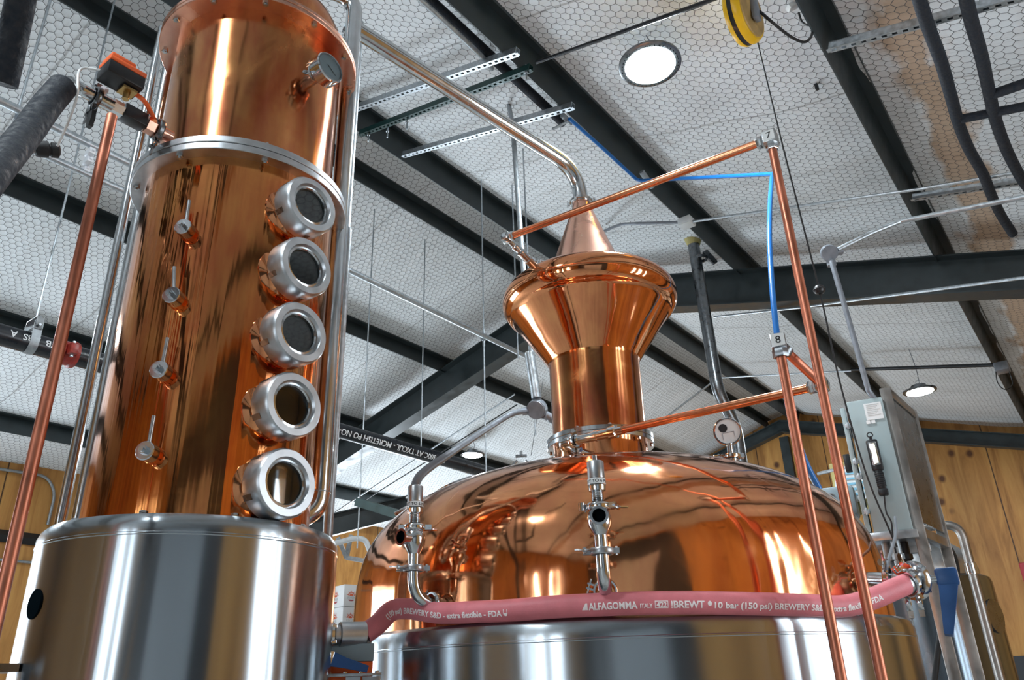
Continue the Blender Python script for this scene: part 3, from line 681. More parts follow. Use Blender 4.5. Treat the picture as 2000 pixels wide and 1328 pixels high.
bm = nb(); lathe(bm, [(.022, -.09), (.028, -.09), (.030, -.05), (.036, -.045), (.036, -.02), (.030, -.015)], a, ax, 32)
q = a-ax*.03; side = -a.normalized(); side.z = 0
for s in (-1, 1): bx(bm, q+V((0, 0, 1))*.0*s+side*.034+V((0, 0, s*.02)), (.05, .008, .014), (ax, side, ax.cross(side)), .002)
ring(bm, q+side*.045-V((0, 0, .03)), ax, .013, .0025, 16, 6)
obj('cam_lock', bm, 'steel', hose)
# cumulative length and surface mapping for the print
cum = [0]
for i in range(1, len(hcurve)): cum.append(cum[-1]+(hcurve[i]-hcurve[i-1]).length)
def hose_at(s):
    s = max(0, min(cum[-1]-1e-6, s)); lo = 0
    for i in range(1, len(cum)):
        if cum[i] >= s: lo = i; break
    t = (s-cum[lo-1])/max(1e-9, cum[lo]-cum[lo-1]); p = hcurve[lo-1].lerp(hcurve[lo], t); T = (hcurve[lo]-hcurve[lo-1]).normalized()
    a2 = hcurve[max(0, lo-2)]; b2 = hcurve[min(len(hcurve)-1, lo+1)]; T = (b2-a2).normalized()
    return p, T
def s_of(px):            # arc length where the hose passes above this photo column
    az = math.atan2(ray(px, 1180).x, ray(px, 1180).y)
    azs = [math.atan2(p.x, p.y) for p in hcurve]
    for i in range(1, len(azs)):
        if azs[i] >= az: return cum[i-1]+(cum[i]-cum[i-1])*max(0, (az-azs[i-1])/max(1e-9, azs[i]-azs[i-1]))
    return cum[-1]
def hose_print(s, px0, px1, size, theta0, name='print', bm=None, mat='hose_print'):
    tm = bm or text_mesh(s, size, .03); 
    for k_ in range(1, 12): bmesh.ops.bisect_plane(tm, geom=tm.verts[:]+tm.edges[:]+tm.faces[:], plane_co=(0, .002*k_, 0), plane_no=(0, 1, 0), dist=1e-7)
    xs = [v.co.x for v in tm.verts]; x0, x1 = min(xs), max(xs); s0, s1 = s_of(px0), s_of(px1); k = (s1-s0)/(x1-x0)
    for v in tm.verts:
        p, T = hose_at(s0+(v.co.x-x0)*k); out = -(p-EYE); out = (out-T*out.dot(T)).normalized(); upv = T.cross(out); 
        if upv.z < 0: upv = -upv
        th = (v.co.y)/(HR)+theta0; v.co = p+(out*math.cos(th)+upv*math.sin(th))*(HR+.0007)
    o = obj(name, tm, mat, body, flat=True); return o
T0 = -.42
hose_print('ALFAGOMMA', 1152, 1244, .0245, T0)
bm = nb()   # little triangle mark before the maker's word
for tri in (((0, 0), (.012, 0), (.016, .017), (.012, .017)), ((.013, .0), (.018, 0), (.018, .017), (.016, .017)),):
    bm.faces.new([bm.verts.new(V((x, y, 0))) for x, y in tri])
hose_print('', 1139, 1150, .02, T0, bm=bm)
hose_print('ITALY', 1249, 1272, .015, T0+.03)
bm = nb()   # box outline round 422
W_, H_ = .040, .0185
for x0, y0, x1, y1 in ((0, 0, W_, .002), (0, H_-.002, W_, H_), (0, 0, .002, H_), (W_-.002, 0, W_, H_)):
    n_ = 8 if x1-x0 > .01 else 1
    for i in range(n_):
        xa, xb = x0+(x1-x0)*i/n_, x0+(x1-x0)*(i+1)/n_; bm.faces.new([bm.verts.new(V((x, y, 0))) for x, y in ((xa, y0), (xb, y0), (xb, y1), (xa, y1))])
hose_print('', 1276, 1301, .02, T0-.02, bm=bm)
hose_print('422', 1279, 1298, .0185, T0+.06)
hose_print('!BREWT', 1306, 1369, .0245, T0)
bm = nb(); bmesh.ops.create_circle(bm, cap_ends=True, segments=16, radius=.0065, matrix=Matrix.Translation((.0065, .011, 0))); hose_print('', 1375, 1383, .02, T0, bm=bm)
hose_print('10 bar (150 psi) BREWERY S&D - extra flexible - FDA', 1388, 1712, .0215, T0)
hose_print('(150 psi) BREWERY S&D - extra flexible - FDA', 752, 988, .0215, T0-.05)
bm = nb(); bm.faces.new([bm.verts.new(V(p)) for p in ((0, .006, 0), (.003, 0, 0), (.008, 0, 0), (.011, .006, 0), (.011, .018, 0), (.0095, .018, 0), (.0095, .008, 0), (.0015, .008, 0), (.0015, .018, 0), (0, .018, 0))]); hose_print('', 991, 999, .02, T0-.05, bm=bm)

# ================================================================== OUTLET VALVE AT THE RIGHT END OF THE HOSE
vc = at(1786, 1134, 2.70); hx = (hcurve[-1]-hcurve[-4]).normalized(); Z = V((0, 0, 1)); vr = azd(25.7, 1, 0).cross(Z).normalized(); vto = -azd(25.7, 1, 0)
if vr.x < 0: vr = -vr
t = thing('butterfly_valve', 'steel butterfly valve with blue handle at the right end of the pink hose', 'valve', vc-Z*.05)
ea = hcurve[-1]
axv = (vr*.75+vto*-.66).normalized()
bm = nb(); lathe(bm, [(.028, -.030), (.034, -.028), (.034, -.012), (.056, -.010), (.058, -.004), (.058, .004), (.056, .010), (.036, .012), (.036, .030), (.028, .032)], vc, axv, 40); vb = obj('body', bm, 'steel', t)
bm = nb()
for k in range(4):
    u, v, a = basis(axv); an = PI/4+k*PI/2; w = u*math.cos(an)+v*math.sin(an); cyl(bm, vc+w*.048-axv*.018, vc+w*.048+axv*.018, .005, 6)
obj('bolts', bm, 'chrome', vb)['kind'] = 'stuff'
bm = nb(); tube(bm, cat([ea-hx*.03, ea+hx*.02, vc-axv*.05, vc-axv*.026], 6), .029, 28); obj('hose_coupling', bm, 'steel_satin', t)
bm = nb(); screw_clamp(bm, ea+hx*.004, hx, .040, Z*.8-vr*.5); obj('hose_clamp', bm, 'chrome', t)
bm = nb(); screw_clamp(bm, vc-Z*.062-vr*.03, vr, .026, -Z); screw_clamp(bm, vc-Z*.062+vr*.0, vr, .024, -Z, False); obj('drain_clamps', bm, 'steel', t)
bm = nb(); cyl(bm, vc+vr*.03, vc+vr*.062, .012, 16); obj('spindle', bm, 'steel', t)
bm = nb(); hd = vc+vr*.088+Z*.004; bx(bm, hd, (.060, .030, .052), (vr, vto, Z), .008)
e1 = at(1851, 1232, 2.66); dn = (e1-hd); w0 = hd-Z*.012
u2 = dn.normalized(); s2 = (vr-u2*vr.dot(u2)).normalized(); n2 = u2.cross(s2)
prism(bm, [(0, -.026), (0, .027), (dn.length*.97, .012), (dn.length, .009), (dn.length, -.009), (dn.length*.97, -.012)], w0, u2, s2, n2, .020)
obj('handle', bm, 'blue_handle', t)
# stub between valve and dome
t = thing('outlet_stub', 'short steel outlet pipe with clamp and wing nut between dome and blue handled valve', 'pipe', at(1728, 1130, 2.66))
a = at(1738, 1126, 2.70); wv = (V((PC.x, PC.y, a.z))-a); b = a+wv.normalized()*.085
bm = nb(); cyl(bm, b, vc-vr*.02+vto*-.01, .024, 24); obj('pipe', bm, 'steel', t)
bm = nb(); screw_clamp(bm, at(1733, 1128, 2.69), (vc-b).normalized(), .038, Z); obj('clamp', bm, 'chrome', t)
bm = nb(); w = at(1722, 1098, 2.66); lathe(bm, [(0, -.003), (.012, -.003), (.012, .003), (0, .003)], w, vto, 20); obj('wing_tab', bm, 'steel', t)
bm = nb(); tube(bm, cat([at(1729, 1118, 2.66), at(1734, 1098, 2.68), at(1741, 1075, 2.8), at(1750, 1040, 3.2), at(1748, 1010, 3.9)], 6), .0055, 10)
tag(obj('sensor_cable', bm, 'conduit_grey', loc=at(1729, 1118, 2.66)), 'grey cable rising from the outlet clamp to the underside of the electrical cabinet', 'cable')

# ================================================================== COPPER WATER LINES
PR = .0140
def block(bm, c, d1, d2, s=.042):
    u = d1.normalized(); w = (d2-u*d2.dot(u)).normalized(); bx(bm, c, (s, s, s), (u, w, u.cross(w)), .003)
def hexnut(bm, a, d, r=.021, l=.026): lathe(bm, [(0, 0), (r*.9, 0), (r, .003), (r, l-.003), (r*.9, l), (0, l)], a, d, 6)
def number(s, c, n, upv, size, parent):
    tm = text_mesh(s, size); n = n.normalized(); upv = (upv-n*upv.dot(n)).normalized(); rt = upv.cross(n); w = max(v.co.x for v in tm.verts); h = max(v.co.y for v in tm.verts)
    for v in tm.verts: v.co = c+rt*(v.co.x-w/2)+upv*(v.co.y-h/2)
    obj('number', tm, 'ink_black', parent, flat=True)
c7 = at(1497, 262, 2.30); ck = at(989, 474, 2.70); ck.z = c7.z = (c7.z+ck.z)/2
v7t, v7b = vert(1613, 795, 2.30, 0, c7.z); v7t = V((v7t.x, v7t.y, c7.z)); c7 = v7t.copy()
t = thing('copper_water_pipe', 'long copper pipe from the onion head to block 7, then straight down at right', 'pipe', V((v7b.x, v7b.y, .0)))
dh = (c7-ck).normalized()
bm = nb(); cyl(bm, ck+dh*.02, c7-dh*.02, PR, 20); obj('horizontal_tube', bm, 'copper_pipe_bright', t)
bm = nb(); cyl(bm, c7-Z*.02, V((c7.x, c7.y, .002)), PR, 20); obj('vertical_tube', bm, 'copper_pipe', t)
bm = nb(); block(bm, c7, dh, Z, .046); b7 = obj('elbow_block', bm, 'steel_satin', t); b7['label'] = 'square steel elbow block marked 7'
bm = nb(); hexnut(bm, c7-dh*.048, dh); obj('nut', bm, 'steel', b7); bm = nb(); hexnut(bm, c7-Z*.048, Z); obj('nut', bm, 'steel', b7)
bx_ = Z.cross(dh); 
if bx_.dot(-c7) < 0: bx_ = -bx_
bm = nb(); lb = c7+bx_*.0235; bx(bm, lb, (.038, .001, .038), (dh, bx_, Z)); obj('label_plate', bm, 'label_white', b7); number('7', lb+bx_*.0012, bx_, Z, .034, b7)
bm = nb(); hf = at(1057, 533, 2.93); dk = (ck-hf).normalized(); block(bm, ck, dh, dk, .034); hexnut(bm, ck+dh*.018, dh, .019, .02); obj('corner_block', bm, 'steel', t)
bm = nb(); Lk = (ck-hf).length
lathe(bm, [(.0, .0), (.018, .0), (.018, Lk*.38), (.0195, Lk*.39), (.0195, Lk*.42), (.0175, Lk*.43), (.0175, Lk*.60), (.0195, Lk*.61), (.0195, Lk*.64), (.013, Lk*.65), (.013, Lk*.72), (.017, Lk*.72), (.017, Lk*.80), (.012, Lk*.81), (.012, Lk)], hf, dk, 28); obj('sleeve_coupling', bm, 'steel', t)
t2 = thing('pipe_clamp', 'steel clamp with wing nut on the front left of the copper onion head', 'clamp', hf)
bm = nb(); screw_clamp(bm, hf+dk*.025, dk, .034, Z+V((.25, 0, 0))); obj('band', bm, 'chrome', t2)
bm = nb(); cyl(bm, hf-dk*.06, hf+dk*.02, .020, 24); obj('ferrule', bm, 'copper_polished', t2)
# line 8
n0 = at(1113, 862, 2.885); e8 = at(1606, 752, 2.44); n0.z = e8.z+.03
c8 = at(1521, 673, 2.25)
t = thing('copper_water_pipe', 'lower copper pipe from the neck flange to block 8, then straight down at right', 'pipe', V((c8.x, c8.y, 0)))
dh = (e8-n0).normalized()
bm = nb(); cyl(bm, n0+dh*.24, e8-dh*.03, PR, 20); obj('horizontal_tube', bm, 'copper_pipe_bright', t)
bm = nb(); cyl(bm, e8, c8, PR, 20); obj('link_tube', bm, 'copper_pipe', t)
bot = vert(1579, 1000, 2.25, 0, c8.z); c8v = V((bot[0].x, bot[0].y, c8.z)); 
bm = nb(); cyl(bm, c8-Z*.02, V((c8.x, c8.y, .002)), PR, 20); obj('vertical_tube', bm, 'copper_pipe', t)
bm = nb(); block(bm, e8, dh, c8-e8, .036); hexnut(bm, e8-dh*.045, dh, .021, .028); obj('elbow_block', bm, 'steel', t)
bm = nb(); nv = V((-c8.x, -c8.y, 0)).normalized(); block(bm, c8+Z*.008, Z, nv, .044); b8 = obj('tee_block', bm, 'steel_satin', t); b8['label'] = 'square steel tee block marked 8'
bm = nb(); hexnut(bm, c8-Z*.042, Z, .023, .028); obj('nut', bm, 'steel_dark', b8); d8 = (e8-c8).normalized(); bm = nb(); hexnut(bm, c8+d8*.022, d8, .021, .024); obj('nut', bm, 'steel_dark', b8)
lb = c8+Z*.008+nv*.0225; bm = nb(); bx(bm, lb, (.038, .001, .038), (nv.cross(Z), nv, Z)); obj('label_plate', bm, 'label_white', b8); number('8', lb+nv*.0012, nv, Z, .032, b8)
bm = nb(); lathe(bm, [(0, 0), (.018, 0), (.018, .035), (.021, .036), (.021, .045), (.0185, .047), (.0185, .12), (.021, .121), (.021, .130), (.0185, .132), (.0185, .185), (.024, .187), (.024, .215), (.017, .218), (.017, .245), (0, .245)], n0, dh, 28); obj('sleeve_coupling', bm, 'chrome', t)
t2 = thing('pipe_clamp', 'steel clamp with wing nut on the copper collar under the neck flange', 'clamp', n0)
bm = nb(); screw_clamp(bm, n0+dh*.02, dh, .033, -Z-dh*.3); obj('band', bm, 'chrome', t2)
bm = nb(); tube(bm, cat([n0+dh*.02, n0-dh*.03, V((n0.x+.00, n0.y+.04, n0.z-.02)), V((PC.x-.04, PC.y-.17, n0.z-.03))], 6), .020, 20); obj('elbow', bm, 'steel', t2)
# ties on the tall copper pipes
# left copper pipe
a, b = vert(117, 670, 1.95, .002, 2.93)
t = thing('copper_water_pipe', 'straight copper pipe standing left of the copper column, topped by the orange actuator valve', 'pipe', a)
bm = nb(); cyl(bm, a, b, PR*.98, 20); obj('tube', bm, 'copper_pipe', t)

# ================================================================== ACTUATED VALVE AT THE LEFT OF THE COLUMN
Q0 = at(322, 262, 2.13)
def run(s, up=0, side=0): return Q0-P*(s*.68)+Z*up+D*side
t = thing('actuated_ball_valve', 'steel valve line with an orange and black motor box beside the upper copper shell', 'valve', run(.2, -.03))
bm = nb(); cyl(bm, run(-.03), run(.07), .020, 24); cyl(bm, run(.05), run(.09), .026, 6); obj('column_ferrule', bm, 'copper_satin', t)
bm = nb(); screw_clamp(bm, run(.035), P, .036, -Z-D*.4, True); bm.verts.ensure_lookup_table(); obj('cam_clamp', bm, 'steel_dark', t)
bm = nb(); bx(bm, run(.145), (.068, .044, .044), (P, D, Z), .003); obj('black_body', bm, 'black_plastic', t)
bm = nb(); cyl(bm, run(.195), run(.24), .0235, 6); cyl(bm, run(.235), run(.30), .021, 24); obj('union', bm, 'steel', t)
bm = nb(); screw_clamp(bm, run(.305), P, .032, -Z*1+P*.1, True); obj('pipe_clamp', bm, 'steel_dark', t)
bm = nb(); w = run(.305, -.05); prism(bm, [(-.010, 0), (.010, 0), (.014, -.03), (.008, -.055), (-.008, -.055), (-.014, -.03)], w, D, Z, P, .012); obj('wing_handle', bm, 'black_plastic', t)
ac = at(238, 150, 1.98); 
bm = nb(); bx(bm, ac+Z*-.010, (.104, .070, .042), (P, D, Z), .005); act = obj('motor_housing', bm, 'black_plastic', t)
bm = nb(); bx(bm, ac+Z*.018, (.104, .072, .016), (P, D, Z), .004); bx(bm, ac+Z*.032-P*.014, (.068, .062, .018), (P, D, Z), .003); lid = obj('orange_lid', bm, 'orange_plastic', act)
bm = nb(); mid = ac-Z*.031+P*.022; cyl(bm, mid-Z*.035, mid, .009, 16); bx(bm, mid-Z*.008, (.04, .04, .008), (P, D, Z)); obj('mounting_stem', bm, 'brass', t)
bm = nb(); tube(bm, cat([ac+P*.045-Z*.030, ac+P*.075-Z*.04, run(.06, .035)], 6), .007, 12); obj('orange_tube', bm, 'orange_plastic', t)
bm = nb(); q = run(.285, .022); cyl(bm, q-Z*.01, q+Z*.014, .009, 14); bx(bm, q+Z*.016, (.026, .016, .016), (P, D, Z), .005); obj('sensor_head', bm, 'white_plastic', t)
eh = at(116, 168, 1.95)
bm = nb(); tube(bm, cat([run(.31), run(.36), run(.41, .004, .004), eh+P*.02+Z*.004, eh-P*.005], 8), .019, 22); obj('bend', bm, 'steel', t)
bm = nb(); tube(bm, cat([ac-P*.05+D*.02, ac-P*.09+D*.05-Z*.01, at(150, 190, 1.98), at(128, 250, 2.05), at(112, 285, 2.1)], 6), .0035, 8); tag(obj('sensor_cable', bm, 'label_white', loc=ac-P*.05), 'thin pale cable hanging from the orange actuator to the black gland', 'cable')
bm = nb(); tube(bm, cat([at(122, 170, 1.94), at(92, 205, 1.90), at(50, 262, 1.83), at(0, 322, 1.72), at(-60, 395, 1.60), at(-170, 520, 1.5), at(-330, 760, 1.5), V((-1.25, .80, .9)), V((-1.28, .82, .05))], 8), .0345, 26)
tag(obj('insulated_hose', bm, 'foam_insulation', loc=at(122, 170, 1.94)), 'thick black foam insulated hose slanting to the left edge from the steel bend', 'hose')
bm = nb(); tube(bm, cat([at(5, 165, 1.55), at(28, 60, 1.5), at(45, -40, 1.45), at(60, -260, 1.45), V((-.80, 1.20, 4.9))], 6), .027, 22); tag(obj('insulated_pipe', bm, 'foam_insulation', loc=at(5, 165, 1.55)), 'blurred dark insulated pipe at the top left corner of the picture', 'pipe')
t = thing('cable_gland', 'dark rubber cable gland with grey arm under the black insulated hose', 'gland', at(92, 292, 2.2))
a, b = at(70, 290, 2.2), at(112, 294, 2.2); bm = nb(); ax = (b-a).normalized(); lathe(bm, [(0, 0), (.022, 0), (.024, .006), (.024, .03), (.018, .032), (.018, .036), (.022, .038), (.022, .055), (.014, .06), (0, .06)], a, ax, 24); obj('plug', bm, 'black_rubber', t)
bm = nb(); tube(bm, cat([a, at(48, 296, 2.18), at(20, 312, 2.1), at(-20, 340, 2.0)], 6), .013, 14); obj('arm', bm, 'galv_dull', t)

# ================================================================== PIPES, CONDUITS AND HANGERS UNDER THE ROOF
def line(name, pts, r, mat, label, cat_, n=14, group=None, smooth=None, base=0):
    pts = [V(p) for p in pts]; bm = nb(); pp = fillet(pts, smooth, 8) if smooth else pts
    tube(bm, pp, r, n); o = obj(name, bm, mat, loc=pts[base]); tag(o, label, cat_, group); return o
# twin pipes along the building
e = atz(1040, 702, 4.15); s0 = e-P*((e-atz(0, 222, 4.15)).dot(P)+3)
line('steel_pipe', [s0, e], .021, 'galvanized', 'long galvanized pipe running behind the column and ending at the riser left of the neck', 'pipe')
e2 = atz(240, 372, 4.0); s2_ = e2-P*4.4; e2b = e2+P*.5
line('steel_pipe', [s2_, e2b], .018, 'galvanized', 'lower of two parallel galvanized pipes behind the copper pipe at the left edge', 'pipe')
t = thing('pipe_strap', 'row of pale clamps joining the twin galvanized pipes at the left', 'clamp', atz(168, 318, 4.0))
for k, (px, py) in enumerate(((176, 298), (172, 314), (166, 333))):
    q = atz(px, py, 4.08-.03*k); bm = nb(); bx(bm, q, (.03, .06, .035), (P, D, Z), .004); bx(bm, q+Z*.0, (.012, .08, .012), (P, D, Z), .003); obj('clamp', bm, 'white_plastic', t)
# sprinkler main
zs = 3.22; e = atz(985, 932, zs); s0 = e-P*((e-atz(0, 622, zs)).dot(P)+3.5); cp = atz(160, 672, zs); cpd = (cp-s0).dot(P)
t = thing('sprinkler_pipe', 'thick black steel sprinkler pipe with white print running behind the column', 'pipe', cp)
bm = nb(); cyl(bm, s0, e, .056, 32); obj('pipe', bm, 'black_pipe', t)
bm = nb(); q = s0+P*cpd; lathe(bm, [(.05, -.05), (.072, -.05), (.076, -.03), (.066, -.02), (.066, .02), (.076, .03), (.072, .05), (.05, .05)], q, P, 32, closed=True)
for s in (-1, 1): bx(bm, q+(D*s).normalized()*.085, (.045, .05, .06), (P, D, Z), .006)
cpo = obj('grooved_coupling', bm, 'red_coupling', t)
bm = nb(); cyl(bm, q+D*.085-Z*.045, q+D*.085+Z*.045, .009, 8); obj('bolt', bm, 'galvanized', cpo)
bm = nb(); cyl(bm, q-D*.085-Z*.045, q-D*.085+Z*.045, .009, 8); obj('bolt', bm, 'galvanized', cpo)
def pipe_text(s, q0, size, th0):
    tm = text_mesh(s, size); out = (EYE-q0); out = (out-P*out.dot(P)).normalized(); upv = P.cross(out)
    if upv.z > 0: upv = -upv          # print stands upside down
    for v in tm.verts:
        th = v.co.y/.056+th0; v.co = q0-P*(v.co.x)+(out*math.cos(th)+upv*math.sin(th))*.0566
    obj('print', tm, 'label_white', t, flat=True)
qa = atz(862, 897, zs); qa = s0+P*(qa-s0).dot(P); pipe_text('PSI* 300C AT TXCUL - MCRETISH PO NO-M2717-S', qa, .062, -.35)
qa = atz(150, 668, zs); qa = s0+P*(qa-s0).dot(P); pipe_text('MTB  ABS  A', qa, .05, -.75)
# clevis hanger
q = s0+P*(atz(92, 650, zs)-s0).dot(P)
t = thing('clevis_hanger', 'grey steel clevis strap holding the black sprinkler pipe at the left', 'hanger', q)
bm = nb(); n_ = 20; 
for k in range(n_):
    a0, a1 = -PI+PI*k/n_, -PI+PI*(k+1)/n_
    for (r0, r1) in ((.058, .062),):
        pts = [q+D*(r*math.cos(a))+Z*(r*math.sin(a))+P*w for a in (a0, a1) for r in (r0, r1) for w in (-.022, .022)]
        vs = [bm.verts.new(p) for p in pts]
        for f in ((0, 1, 3, 2), (4, 6, 7, 5), (0, 4, 5, 1), (2, 3, 7, 6), (0, 2, 6, 4), (1, 5, 7, 3)): bm.faces.new([vs[i] for i in f])
bmesh.ops.remove_doubles(bm, verts=bm.verts[:], dist=.0005)
for s in (-1, 1): bx(bm, q+D*s*.060+Z*.055, (.044, .004, .11), (P, D, Z))
obj('strap', bm, 'galv_dull', t)
bm = nb(); bx(bm, q+Z*.135, (.036, .124, .005), (P, D, Z)); 
for s in (-1, 1): bx(bm, q+D*s*.0645+Z*.10, (.036, .004, .075), (P, D, Z))
obj('yoke', bm, 'steel_dark', t)
bm = nb(); cyl(bm, q-D*.08+Z*.085, q+D*.08+Z*.085, .007, 10); obj('bolt', bm, 'galvanized', t)
def rod_at(q, z0, label, r=.006, group='threaded hanger rods'):
    zt = roofz((BM.inverted() @ V((q.x, q.y, 0))).y)-.06
    o = line('hanger_rod', [V((q.x, q.y, z0)), V((q.x, q.y, zt))], r, 'galvanized', label, 'rod', 8, group); return o
rod_at(q, q.z+.13, 'thin hanger rod above the grey clevis strap at the left')
q1 = atz(33, 222, 4.15); rod_at(q1, 4.1, 'thin hanger rod at the top left corner beside the black insulated hose', .007)
for px, py, d, lab in ((945, 660, 0, 'hanger rod crossing the galvanized pipe left of the onion head'), (1012, 700, 5.9, 'hanger rod dropping to a black clamp just left of the copper neck'), (702, 985, 6.4, 'hanger rod right of the column, reaching down to the green strut'),
                      (822, 896, 6.9, 'short hanger rod above the left relief valve'), (1046, 850, 5.2, 'hanger rod between round conduit body and copper neck')):
    q = atz(px, py, 4.15) if d == 0 else at(px, py, d)
    if px == 945: rod_at(q, 2.6, lab)
    else: rod_at(q, q.z-(.35 if px == 702 else 0), lab)
q = atz(945, 660, 4.15)
t = thing('split_ring_hanger', 'small split ring clamp where a rod meets the galvanized pipe', 'clamp', q)
bm = nb(); lathe(bm, [(.022, -.012), (.027, -.012), (.027, .012), (.022, .012)], q, P, 20, closed=True); obj('ring', bm, 'galvanized', t)
bm = nb(); cyl(bm, q+Z*.026, q+Z*.075, .011, 8); cyl(bm, q-Z*.075, q-Z*.026, .011, 8); obj('nuts', bm, 'galvanized', t)['kind'] = 'stuff'
t = thing('rod_clamp', 'black pipe clamp at the foot of a rod just left of the neck flange', 'clamp', at(1018, 900, 5.9)); q = at(1018, 893, 5.9)
bm = nb(); 
for s in (-1, 1): bx(bm, q+V((s*.07, 0, -.06)), (.10, .03, .014), (V((1, 0, -s*.9)).normalized(), V((0, 1, 0)), V((s*.9, 0, 1)).normalized()))
bx(bm, q+Z*.01, (.09, .04, .015)); obj('jaw', bm, 'steel_dark', t); bm = nb(); cyl(bm, q, q+Z*.05, .014, 6); obj('nut', bm, 'galvanized', t)
# riser and round conduit bodies
dR = 4.25
line('steel_pipe', [at(1034, 690, dR), at(1048, 778, dR)], .030, 'galvanized', 'short galvanized pipe stub above the round conduit body', 'pipe', 18)
pts = [onroof(800, -20, 1, -.30), onroof(940, 108, 1, -.30), at(985, 165, 4.9), at(1001, 240, dR+.1), at(1020, 500, dR), at(1046, 770, dR)]
line('electrical_conduit', pts, .017, 'galv_dull', 'grey conduit curving down from the slotted channels to the round conduit body', 'conduit', 16, smooth=.25)
def conduit_body(c, dirs, label, r=.055, face=None):
    t = thing('conduit_body', label, 'conduit body', c, 'round conduit bodies'); f = face or (EYE-c).normalized(); bm = nb()
    lathe(bm, [(0, -.06), (r*.8, -.058), (r, -.04), (r, .0), (r*.97, .008), (0, .010)], c, f, 36)
    for d in dirs: cyl(bm, c-f*.028, c-f*.028+d.normalized()*(r+.035), .024, 20)
    obj('housing', bm, 'conduit_grey', t); bm = nb(); lathe(bm, [(0, .0095), (r*.93, .0095), (r*.90, .014), (0, .014)], c, f, 36); obj('cover', bm, 'conduit_grey', t); return t
b2c = at(1047, 800, dR); sdv = azd(2, 1, 0).cross(Z); 
conduit_body(b2c, [Z, sdv*-1-Z*.15 if sdv.x > 0 else sdv-Z*.15, V((1, .3, -.7))], 'round grey conduit body left of the copper neck', .058, face=(V((-.35, -.80, -.45))).normalized())
line('electrical_conduit', cat([b2c-V((.05, -.02, .0)), at(1000, 808, 4.15), at(950, 838, 3.9), at(880, 885, 3.4), at(830, 920, 3.0), at(812, 945, 2.82), at(806, 985, 2.76)], 6), .017, 'conduit_grey', 'grey flexible conduit arching from the round conduit body down to the dome', 'conduit', 14, base=-1)
line('electrical_conduit', [b2c+V((.04, .02, -.03)), at(1090, 828, 4.4), at(1120, 850, 4.5)], .020, 'conduit_grey', 'short grey conduit passing behind the copper neck', 'conduit')
b1c = at(1620, 494, 4.0)
conduit_body(b1c, [V((.9, .25, .25)), -Z], 'round grey conduit body high on the right in front of the big roof frame', .045, face=(V((-.3, -.8, -.5))).normalized())
q = at(1712, 775, 4.02)
pts = [at(1624, 510, 4.0), at(1662, 640, 4.0), at(1692, 748, 4.0), at(1700, 768, 4.01), V((q.x, q.y, 2.70))]
line('electrical_conduit', cat(pts, 5), .0135, 'conduit_grey', 'steel conduit dropping from the round body to the top of the grey cabinet', 'conduit', 16)
line('electrical_conduit', [b1c+V((.05, .0, .02)), at(1702, 455, 4.05), at(1760, 432, 4.1), at(2010, 383, 4.0)], .013, 'galvanized', 'thin conduit running right from the round conduit body to the picture edge', 'conduit')
# conduits along the slope
line('electrical_conduit', [onroof(1048, 122, 1, -.27), onroof(1400, -4, 1, -.27)], .012, 'black_pipe', 'dark conduit crossing the ceiling above left of the big lamp', 'conduit')
line('lamp_cable', cat([onroof(1262, 42, 1, -.25), onroof(1340, 22, 1, -.27), onroof(1400, -2, 1, -.25)], 6), .005, 'black_rubber', 'black cord sagging beside the dark conduit above the lamp', 'cable', 8)
ja = onroof(1341, 434, 1, -.27)
t = thing('junction_box', 'small pale junction box under a purlin above the black flue pipe', 'junction box', ja); bm = nb(); bx(bm, ja, (.12, .12, .06), (P, D, Z), .006); obj('box', bm, 'dial_white', t); bm = nb(); bx(bm, ja-Z*.033, (.11, .11, .008), (P, D, Z), .003); obj('lid', bm, 'dial_white', t)
line('electrical_conduit', [ja, onroof(1790, 370, 1, -.27), onroof(2010, 333, 1, -.27)], .012, 'galvanized', 'long thin conduit running right from the small junction box', 'conduit')
line('electrical_conduit', cat([ja, onroof(1230, 437, 1, -.26), onroof(1205, 441, 1, -.22), onroof(1178, 452, 1, -.1)], 5), .014, 'conduit_grey', 'bent conduit from the small junction box toward the copper cone', 'conduit')
line('electrical_conduit', [at(1395, 619, 7.7), at(1560, 601, 7.0), at(2010, 541, 5.6)], .012, 'galvanized', 'conduit hugging the underside of the big roof frame at right', 'conduit')
line('electrical_conduit', [onroof(1400, 738, 1, -.30), onroof(1663, 724, 1, -.30)], .012, 'galvanized', 'thin pale conduit beyond the roof frame, right of the flue pipe', 'conduit')
line('electrical_conduit', [onroof(1663, 722, 1, -.30), onroof(1962, 712, 1, -.30)], .022, 'black_plastic', 'thick dark conduit above the small round lamp at right', 'conduit')
jb = onroof(1957, 718, 1, -.32)
t = thing('junction_box', 'dark junction box with a cord loop at the right edge under a purlin', 'junction box', jb); bm = nb(); bx(bm, jb, (.18, .14, .10), (P, D, Z), .01); obj('box', bm, 'conduit_grey', t)
bm = nb(); tube(bm, cat([jb+V((-.08, 0, -.03)), jb+V((-.10, 0, -.18)), jb+V((-.04, 0, -.26)), jb+V((.06, 0, -.20)), jb+V((.07, 0, -.04))], 6), .006, 8); obj('cord_loop', bm, 'black_rubber', t)
line('electrical_conduit', [onroof(655, 1000, -1, -.35), onroof(1005, 770, -1, -.35)], .012, 'galvanized', 'upper of two thin conduits slanting below the big frame behind the dome', 'conduit')
line('electrical_conduit', [onroof(700, 985, -1, -.45), onroof(1010, 790, -1, -.45)], .009, 'black_plastic', 'lower thin dark conduit slanting below the big frame behind the dome', 'conduit')
line('electrical_conduit', [at(1270, 838, 9), at(1400, 740, 9)], .011, 'galvanized', 'thin conduit slanting up from the copper neck to the right', 'conduit')
line('guy_wire', [at(1061, 740, 7), at(1037, 890, 7)], .004, 'galv_dull', 'thin wire slanting beside the round conduit body', 'wire', 6)
